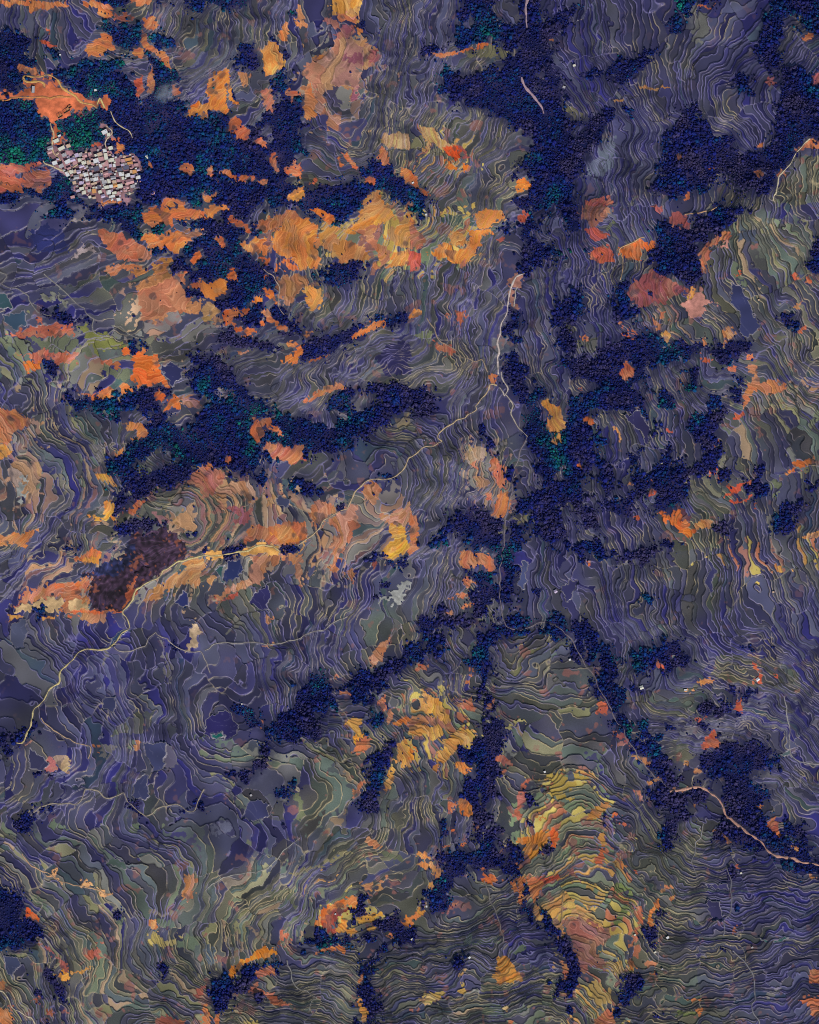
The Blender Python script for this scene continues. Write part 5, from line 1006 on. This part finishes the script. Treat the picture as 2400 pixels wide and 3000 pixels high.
ng.interface.new_socket('Geometry', in_out='INPUT', socket_type='NodeSocketGeometry'); ng.interface.new_socket('Geometry', in_out='OUTPUT', socket_type='NodeSocketGeometry')
N = ng.nodes; Lk = ng.links
gi = N.new('NodeGroupInput'); go = N.new('NodeGroupOutput'); iop = N.new('GeometryNodeInstanceOnPoints'); jn = N.new('GeometryNodeJoinGeometry')
for cr, tr in protos:
    j2 = N.new('GeometryNodeJoinGeometry')
    for ob in (cr, tr):
        oi = N.new('GeometryNodeObjectInfo'); oi.transform_space = 'ORIGINAL'; oi.inputs['Object'].default_value = ob; Lk.new(oi.outputs['Geometry'], j2.inputs[0])
    g2 = N.new('GeometryNodeGeometryToInstance'); Lk.new(j2.outputs[0], g2.inputs[0]); Lk.new(g2.outputs[0], jn.inputs[0])
def named(nm, ty):
    x = N.new('GeometryNodeInputNamedAttribute'); x.data_type = ty; x.inputs[0].default_value = nm; return x.outputs[0]
Lk.new(gi.outputs[0], iop.inputs['Points']); Lk.new(jn.outputs[0], iop.inputs['Instance']); iop.inputs['Pick Instance'].default_value = True
Lk.new(named('kind_of_tree', 'INT'), iop.inputs['Instance Index']); Lk.new(named('turn', 'FLOAT_VECTOR'), iop.inputs['Rotation']); Lk.new(named('size', 'FLOAT_VECTOR'), iop.inputs['Scale'])
Lk.new(iop.outputs[0], go.inputs[0])
md = wood_o.modifiers.new('trees', 'NODES'); md.node_group = ng

# --------------------------------------------------------------- village -----
WHITE, CREAM, GREY, LILAC, ROSE, DARK, OCHRE, TAN = (254, 250, 240), (244, 230, 204), (184, 180, 182), (208, 188, 212), (210, 158, 158), (104, 102, 122), (236, 164, 100), (220, 188, 160)
CN = {'W': ('white', WHITE), 'C': ('cream', CREAM), 'G': ('grey', GREY), 'L': ('lilac-grey', LILAC), 'P': ('dusky pink', ROSE), 'D': ('dark grey', DARK), 'O': ('ochre', OCHRE), 'T': ('tan', TAN)}
WALLM = [paint('plaster', c, 0.9, 0.25, 1.5) for c in ((150, 138, 128), (168, 150, 132), (132, 112, 100))]
GLASS = paint('window_glass', (40, 48, 60), 0.2, 0.1); WOOD = paint('door_wood', (96, 66, 48))
def house(cx, cy, w, d, ang, ck, hgt, style, name='village_house'):
    """walls with door and windows, a flat roof with parapet (or a ridged one), stair hut or tank on top"""
    root = bpy.data.objects.new(name, None); COL.objects.link(root)
    X, Y = world_xy(cx, cy); hw, hd = w*PX/2, d*PX/2
    z0 = float(min(zat(np.array([cx-w/2, cx+w/2, cx]), np.array([cy+d/2, cy-d/2, cy])))) - 0.2; zc = float(zat(cx, cy)); H_ = hgt+(zc-z0)*0.6
    root.location = (float(X), float(Y), z0); root.rotation_euler = (0, 0, math.radians(ang))
    wm = WALLM[int(cx*7+cy) % 3]; rm = paint('roof_'+CN[ck][0].replace(' ', '_').replace('-', '_'), CN[ck][1], 0.8, 0.22, 0.9)
    wall = MB().box(-hw, hw, -hd, hd, -1.5, H_).build('wall', wm, root)
    if style == 'gable':
        o_ = 0.5; rh = hd*0.55
        rf = MB().poly([(-hw-o_, -hd-o_, H_-0.1), (hw+o_, -hd-o_, H_-0.1), (hw+o_, hd+o_, H_-0.1), (-hw-o_, hd+o_, H_-0.1), (-hw-o_, 0, H_+rh), (hw+o_, 0, H_+rh)],
                       [(0, 1, 5, 4), (2, 3, 4, 5), (1, 2, 5), (3, 0, 4), (3, 2, 1, 0)]).build('roof', rm, root)
        MB().box(-hw-o_, hw+o_, -0.18, 0.18, H_+rh-0.12, H_+rh+0.12).build('ridge_cap', wm, rf)
    else:
        rf = MB().box(-hw-0.25, hw+0.25, -hd-0.25, hd+0.25, H_+0.003, H_+0.22).build('roof', rm, root)
        p = MB(); t = 0.25
        p.box(-hw-0.25, hw+0.25, -hd-0.253, -hd-0.25+t, H_+0.223, H_+0.75).box(-hw-0.25, hw+0.25, hd+0.25-t, hd+0.253, H_+0.223, H_+0.75)
        p.box(-hw-0.253, -hw-0.25+t, -hd-0.25+t, hd+0.25-t, H_+0.223, H_+0.75).box(hw+0.25-t, hw+0.253, -hd-0.25+t, hd+0.25-t, H_+0.223, H_+0.75)
        p.build('parapet', wm, rf)
        if style == 'hut':
            s = 1 if int(cx) % 2 else -1
            b_ = MB().box(s*hw*0.25, s*hw*0.85, hd*0.1, hd*0.8, H_+0.225, H_+2.2) if s > 0 else MB().box(-hw*0.85, -hw*0.25, hd*0.1, hd*0.8, H_+0.225, H_+2.2)
            sh = b_.build('stair_hut', wm, root)
            x0, x1 = (hw*0.2, hw*0.9) if s > 0 else (-hw*0.9, -hw*0.2)
            MB().box(x0, x1, hd*0.05, hd*0.85, H_+2.203, H_+2.32).build('hut_roof', paint('roof_slab', (205, 196, 184)), sh)
        elif style == 'tank':
            k = MB(); r_ = 0.65; cxx, cyy = hw*0.5, hd*0.45
            k.poly([(cxx+r_*math.cos(a), cyy+r_*math.sin(a), zq) for zq in (H_+0.225, H_+1.5) for a in np.arange(10)*math.pi/5],
                   [tuple(range(10, 20))]+[(i, (i+1) % 10, 10+(i+1) % 10, 10+i) for i in range(10)])
            k.build('water_tank', paint('tank_steel', (120, 132, 150), 0.4), root)
    MB().box(-0.5, 0.5, -hd-0.06, -hd+0.05, max(0, zc-z0), max(0, zc-z0)+2.1).build('door', WOOD, root)
    for x in (-hw*0.6, hw*0.6):
        wdw = MB().box(x-0.55, x+0.55, -hd-0.05, -hd+0.05, H_-2.0, H_-0.9).build('window', GLASS, wall)
    return root
VIL = '''272,235,45,35,W 215,320,90,60,C 112,440,85,60,G 105,505,70,50,P 305,445,110,60,C 420,405,70,60,T 350,555,75,60,G 190,690,80,65,W 300,740,80,65,G 408,668,95,65,W 490,630,80,60,L 560,560,65,65,L 625,550,70,65,G 690,560,70,60,P 780,540,60,60,P
530,690,65,60,P 610,640,60,60,C 680,685,75,60,C 668,620,60,40,P 640,740,80,45,L 765,680,65,70,T 825,705,55,60,P 885,650,88,75,W 945,545,78,60,T 1050,580,60,110,C 970,622,85,68,P 1030,480,60,60,W 1130,440,70,60,C 1140,640,96,66,C 1215,598,32,32,W
1040,710,105,75,P 962,735,48,66,W 1125,735,55,55,L 1190,730,44,58,W 1055,787,34,34,W 890,785,88,75,D 800,780,70,60,D 1425,630,110,50,O 1340,650,66,60,P 1455,690,88,45,O 1390,765,96,66,D 1280,800,88,60,D 1310,875,88,66,W 1415,895,80,60,W 1525,835,76,60,O
1590,930,76,56,W 1497,915,66,48,L 1474,835,40,56,T 400,875,56,84,W 468,838,64,66,C 530,832,46,58,T 430,782,66,36,P 712,882,78,66,W 798,872,48,48,W 640,892,60,50,T 552,925,78,62,G 490,975,80,46,D 875,962,86,62,W 812,965,46,56,G 735,965,64,66,W
890,892,70,46,G 965,885,70,54,D 1050,860,66,44,P 1115,825,56,56,D 982,948,56,46,G 1022,1005,84,62,G 1100,992,52,74,C 1172,935,76,54,G 1190,1005,66,54,T 1450,1000,124,76,P 1260,985,64,50,P 640,1022,78,56,L 748,1022,58,56,P 692,1065,40,44,T 850,1035,96,36,T
1060,1097,76,56,C 1135,1082,60,56,W 1205,1062,60,56,O 1285,1075,90,70,C 940,1090,66,66,D 642,1120,78,54,C 578,1155,56,46,L 680,1185,66,62,C 770,1152,58,48,G 850,1162,64,74,O 950,1175,58,56,C 1095,1180,74,74,W 1190,1192,74,46,C 1150,1250,100,44,W
1262,1302,66,56,W 1268,1195,60,56,P 490,1262,66,46,P 608,1225,66,54,D 780,1262,48,46,C 852,1275,58,38,T 1000,1242,58,46,L 1385,1100,80,56,P 1500,1080,76,56,G 1030,170,90,70,W 1095,215,56,56,C 520,1022,58,54,T 1335,945,44,54,C 1378,948,28,28,W 1375,1155,58,46,P
592,835,60,52,L 885,560,52,44,C 1330,720,60,44,L 1560,720,70,50,P 1400,1040,50,36,T 720,1110,50,44,P 905,730,40,60,T'''.split()
vill = []
for q, s in enumerate(VIL):
    a = s.split(','); x, y, w, d = (float(v) for v in a[:4]); x = 130+x/5.75; y = 360+y/5.75
    ang = (24 if x < 215 else 15 if x < 300 else 11)+random.uniform(-5, 5)
    if q in (4, 9, 48, 98): ang = 27
    st = random.choices(['hut', 'flat', 'tank', 'gable'], [4, 4, 2, 0.1 if a[4] in 'WC' else 3])[0]
    if min(w, d) < 40: st = 'flat'
    vill.append((x, y, a[4], house(x, y, w/5.75*1.03, d/5.75*1.03, ang, a[4], random.uniform(4.2, 7.2), st), st))
# small outbuildings squeezed between the houses
vpoly = np.array([tpt('A', p) for p in '470,1290 700,1290 900,1250 1000,1310 1130,1310 1190,1430 1195,1520 1120,1620 1040,1690 960,1690 800,1650 700,1650 620,1540 520,1440'.split()])
occ = [(v[0], v[1], 6.5) for v in vill]; tries = 0
n_v = len(vill)
while len(occ) < n_v+58 and tries < 6000:
    tries += 1
    x = random.uniform(160, 420); y = random.uniform(440, 595)
    if not in_poly(vpoly, np.array([x]), np.array([y]))[0]: continue
    if min(math.hypot(x-a_, y-b_)-r_ for a_, b_, r_ in occ) < 2.0: continue
    ck = random.choice('PLDTCGWPL'); w = random.uniform(4, 7.5); d = random.uniform(4, 6.5)
    occ.append((x, y, 4.0)); vill.append((x, y, ck, house(x, y, w, d, (20 if x < 250 else 12)+random.uniform(-8, 8), ck, random.uniform(2.8, 4.8), random.choice(['flat', 'gable']), 'village_house'), 'small'))
def sector(x, y): return ('upper' if y < 470 else 'middle' if y < 530 else 'lower')+' '+('left' if x < 240 else 'middle' if x < 320 else 'right')
ORD = 'first second third fourth fifth sixth seventh eighth ninth tenth eleventh twelfth thirteenth fourteenth fifteenth sixteenth seventeenth eighteenth nineteenth twentieth'.split()
cls = {}
for v in vill: cls.setdefault((v[2], sector(v[0], v[1])), []).append(v)
for (c, sct), vs_ in cls.items():
    vs_.sort(key=lambda v: v[0])
    for k, v in enumerate(vs_):
        rk = 'the only' if len(vs_) == 1 else ORD[k]+' from left of the'
        tag(v[3], '%s %s-roofed house%s in the %s part of the village' % (rk, CN[c][0], '' if len(vs_) == 1 else 's', sct), 'house', 'houses packed in the hillside village')
# sheds and field huts
HUTS = [(101, 266, 8, 20, -4, 'G', 'long grey-roofed shed on the red earth above the village', 4.5), (283, 268, 8, 6, 10, 'W', 'small white hut in the wood right of the red earth', 3),
        (180, 165, 5, 5, 0, 'W', 'tiny white hut by the small grey terraces at upper left', 2.6), (434, 462, 12, 8, -25, 'C', 'cream hut in the wood right of the village', 3.2), (450, 566, 8, 9, 10, 'P', 'pink hut below right of the village', 3),
        (838, 373, 5, 7, -10, 'C', 'small pale hut in the wood between orange fields', 3), (1683, 192, 8, 7, 20, 'C', 'cream hut among dark terraces near the upper stream', 3.2), (1653, 255, 8, 7, -15, 'G', 'grey hut at the edge of terraces right of the stream', 3.2),
        (1249, 629, 6, 6, 10, 'W', 'white hut at the left end of the green field', 3), (1210, 536, 7, 5, 30, 'W', 'white hut on the narrow orange field at top centre', 3), (1728, 1646, 7, 6, 0, 'P', 'pink hut among purple paddies right of the valley', 3),
        (1629, 1733, 8, 8, 30, 'L', 'pale lilac hut beside purple paddies below the middle wood', 3.4), (1671, 1934, 6, 6, 15, 'W', 'white hut at the rim of the arched terraces', 3), (1597, 2263, 6, 6, 20, 'W', 'white hut just above the yellow terraces', 3),
        (2010, 2022, 9, 5, 5, 'W', 'white hut on the striped terraces right of the middle', 3.2), (2221, 1991, 9, 8, 35, 'W', 'white hut on the red patch at right', 3.4), (1881, 2015, 9, 9, 20, 'C', 'cream hut beside the small wood at right', 3.2), (1975, 1925, 7, 8, 0, 'C', 'cream hut inside the small dark wood at right', 3),
        (1957, 2748, 8, 7, 30, 'W', 'white hut right of the small gully wood at lower right', 3.2), (1376, 2806, 7, 6, 35, 'W', 'white hut by the small dark grove at bottom centre', 3.2), (1250, 2657, 5, 6, 10, 'W', 'white hut at the tip of the golden field by the gully', 3), (1207, 2753, 6, 5, 25, 'C', 'cream hut on the dark terraces below the gully', 3),
        (1080, 2841, 5, 5, 0, 'G', 'grey hut above the gully wood at bottom centre', 2.8), (2205, 2777, 6, 5, 30, 'G', 'grey hut in the purple terraces at lower right', 3), (1920, 2791, 7, 5, 25, 'C', 'cream hut below the small gully wood at lower right', 3), (1941, 2840, 6, 5, 30, 'G', 'grey hut beside the narrow orange terraces at lower right', 2.8),
        (2173, 2560, 6, 5, 10, 'C', 'cream hut in the gully of the lower right terraces', 3), (1861, 2740, 6, 5, 20, 'C', 'cream hut on the orange strip at lower right', 3), (983, 2679, 5, 4, 20, 'W', 'white hut on the orange and maroon field', 2.8), (736, 2330, 6, 6, 40, 'G', 'grey hut at the corner of the large purple paddy', 2.8),
        (709, 2063, 4, 4, 0, 'W', 'tiny white hut on the wood edge above the round pond', 2.6), (2266, 1735, 6, 5, 10, 'T', 'tan hut on the striped terraces at right', 2.8), (1939, 1357, 5, 5, 0, 'C', 'cream hut among right-hand gully terraces', 2.8), (2222, 880, 5, 5, 0, 'T', 'tan hut beside the wide blue paddies at right', 2.8)]
for x, y, w, d, ang, c, lb, hg in HUTS:
    tag(house(x, y, w, d, ang, c, hg, 'gable' if w*d > 60 and w*d < 120 else 'flat', 'field_hut'), lb, 'hut', 'huts standing among the fields')
# unfinished buildings on the red earth: low walls round open rooms
for k, (x, y, w, d, ang, lb) in enumerate([(177, 340, 15, 15, 30, 'unfinished building of low dark walls, lower left on the red earth'), (197, 326, 20, 12, 30, 'unfinished building of low dark walls, middle one on the red earth'), (207, 315, 10, 9, 30, 'small unfinished building of low walls, upper right on the red earth')]):
    X, Y = world_xy(x, y); t = bpy.data.objects.new('unfinished_building', None); COL.objects.link(t); t.location = (float(X), float(Y), float(zat(x, y))); t.rotation_euler = (0, 0, math.radians(ang))
    hw, hd, th = w*PX/2, d*PX/2, 0.5; wm = paint('raw_block', (66, 56, 60))
    for (x0, x1, y0, y1) in ((-hw, hw, -hd, -hd+th), (-hw, hw, hd-th, hd), (-hw, -hw+th, -hd+th, hd-th), (hw-th, hw, -hd+th, hd-th), (-th/2, th/2, -hd+th, hd-th)):
        MB().box(x0, x1, y0, y1, -1.0, 2.6).build('wall', wm, t)
    MB().box(-hw+0.3, hw-0.3, -hd+0.3, hd-0.3, -1.2, 0.25).build('floor_slab', paint('raw_floor', (210, 150, 100)), t)
    tag(t, lb, 'building site')
# thin smoke drifting over the wood
import bmesh
bm = bmesh.new(); bmesh.ops.create_icosphere(bm, subdivisions=3, radius=1.0)
for v in bm.verts: v.co *= 1+0.18*math.sin(v.co.x*5+1)*math.cos(v.co.y*4)
me = bpy.data.meshes.new('smoke'); bm.to_mesh(me); bm.free()
sm_ = bpy.data.materials.new('thin_smoke'); n, l = nodes_of(sm_); n.remove(n['Principled BSDF'])
pv = n.new('ShaderNodeVolumePrincipled'); pv.inputs['Color'].default_value = (0.88, 0.92, 1.0, 1)
tc = n.new('ShaderNodeTexCoord'); nz = n.new('ShaderNodeTexNoise'); nz.inputs['Scale'].default_value = 2.2; nz.inputs['Detail'].default_value = 4; l.new(tc.outputs['Object'], nz.inputs['Vector'])
gr = n.new('ShaderNodeVectorMath'); gr.operation = 'LENGTH'; l.new(tc.outputs['Object'], gr.inputs[0])
fa = n.new('ShaderNodeMapRange'); fa.inputs[1].default_value = 0.85; fa.inputs[2].default_value = 0.1; l.new(gr.outputs['Value'], fa.inputs[0])
cn = n.new('ShaderNodeMapRange'); cn.inputs[1].default_value = 0.42; cn.inputs[2].default_value = 0.75; cn.inputs[4].default_value = 0.2; l.new(nz.outputs[0], cn.inputs[0])
mu = n.new('ShaderNodeMath'); mu.operation = 'MULTIPLY'; l.new(fa.outputs[0], mu.inputs[0]); l.new(cn.outputs[0], mu.inputs[1]); l.new(mu.outputs[0], pv.inputs['Density'])
l.new(pv.outputs[0], n['Material Output'].inputs['Volume']); me.materials.append(sm_)
X, Y = world_xy(488, 278); sk = obj('smoke', me, None, (float(X), float(Y), float(zat(488, 278))+16)); sk.scale = (34, 26, 12); sk.rotation_euler = (0, 0, 0.6)
tag(sk, 'thin bluish smoke drifting over the wood right of the village', 'smoke', kind='stuff')
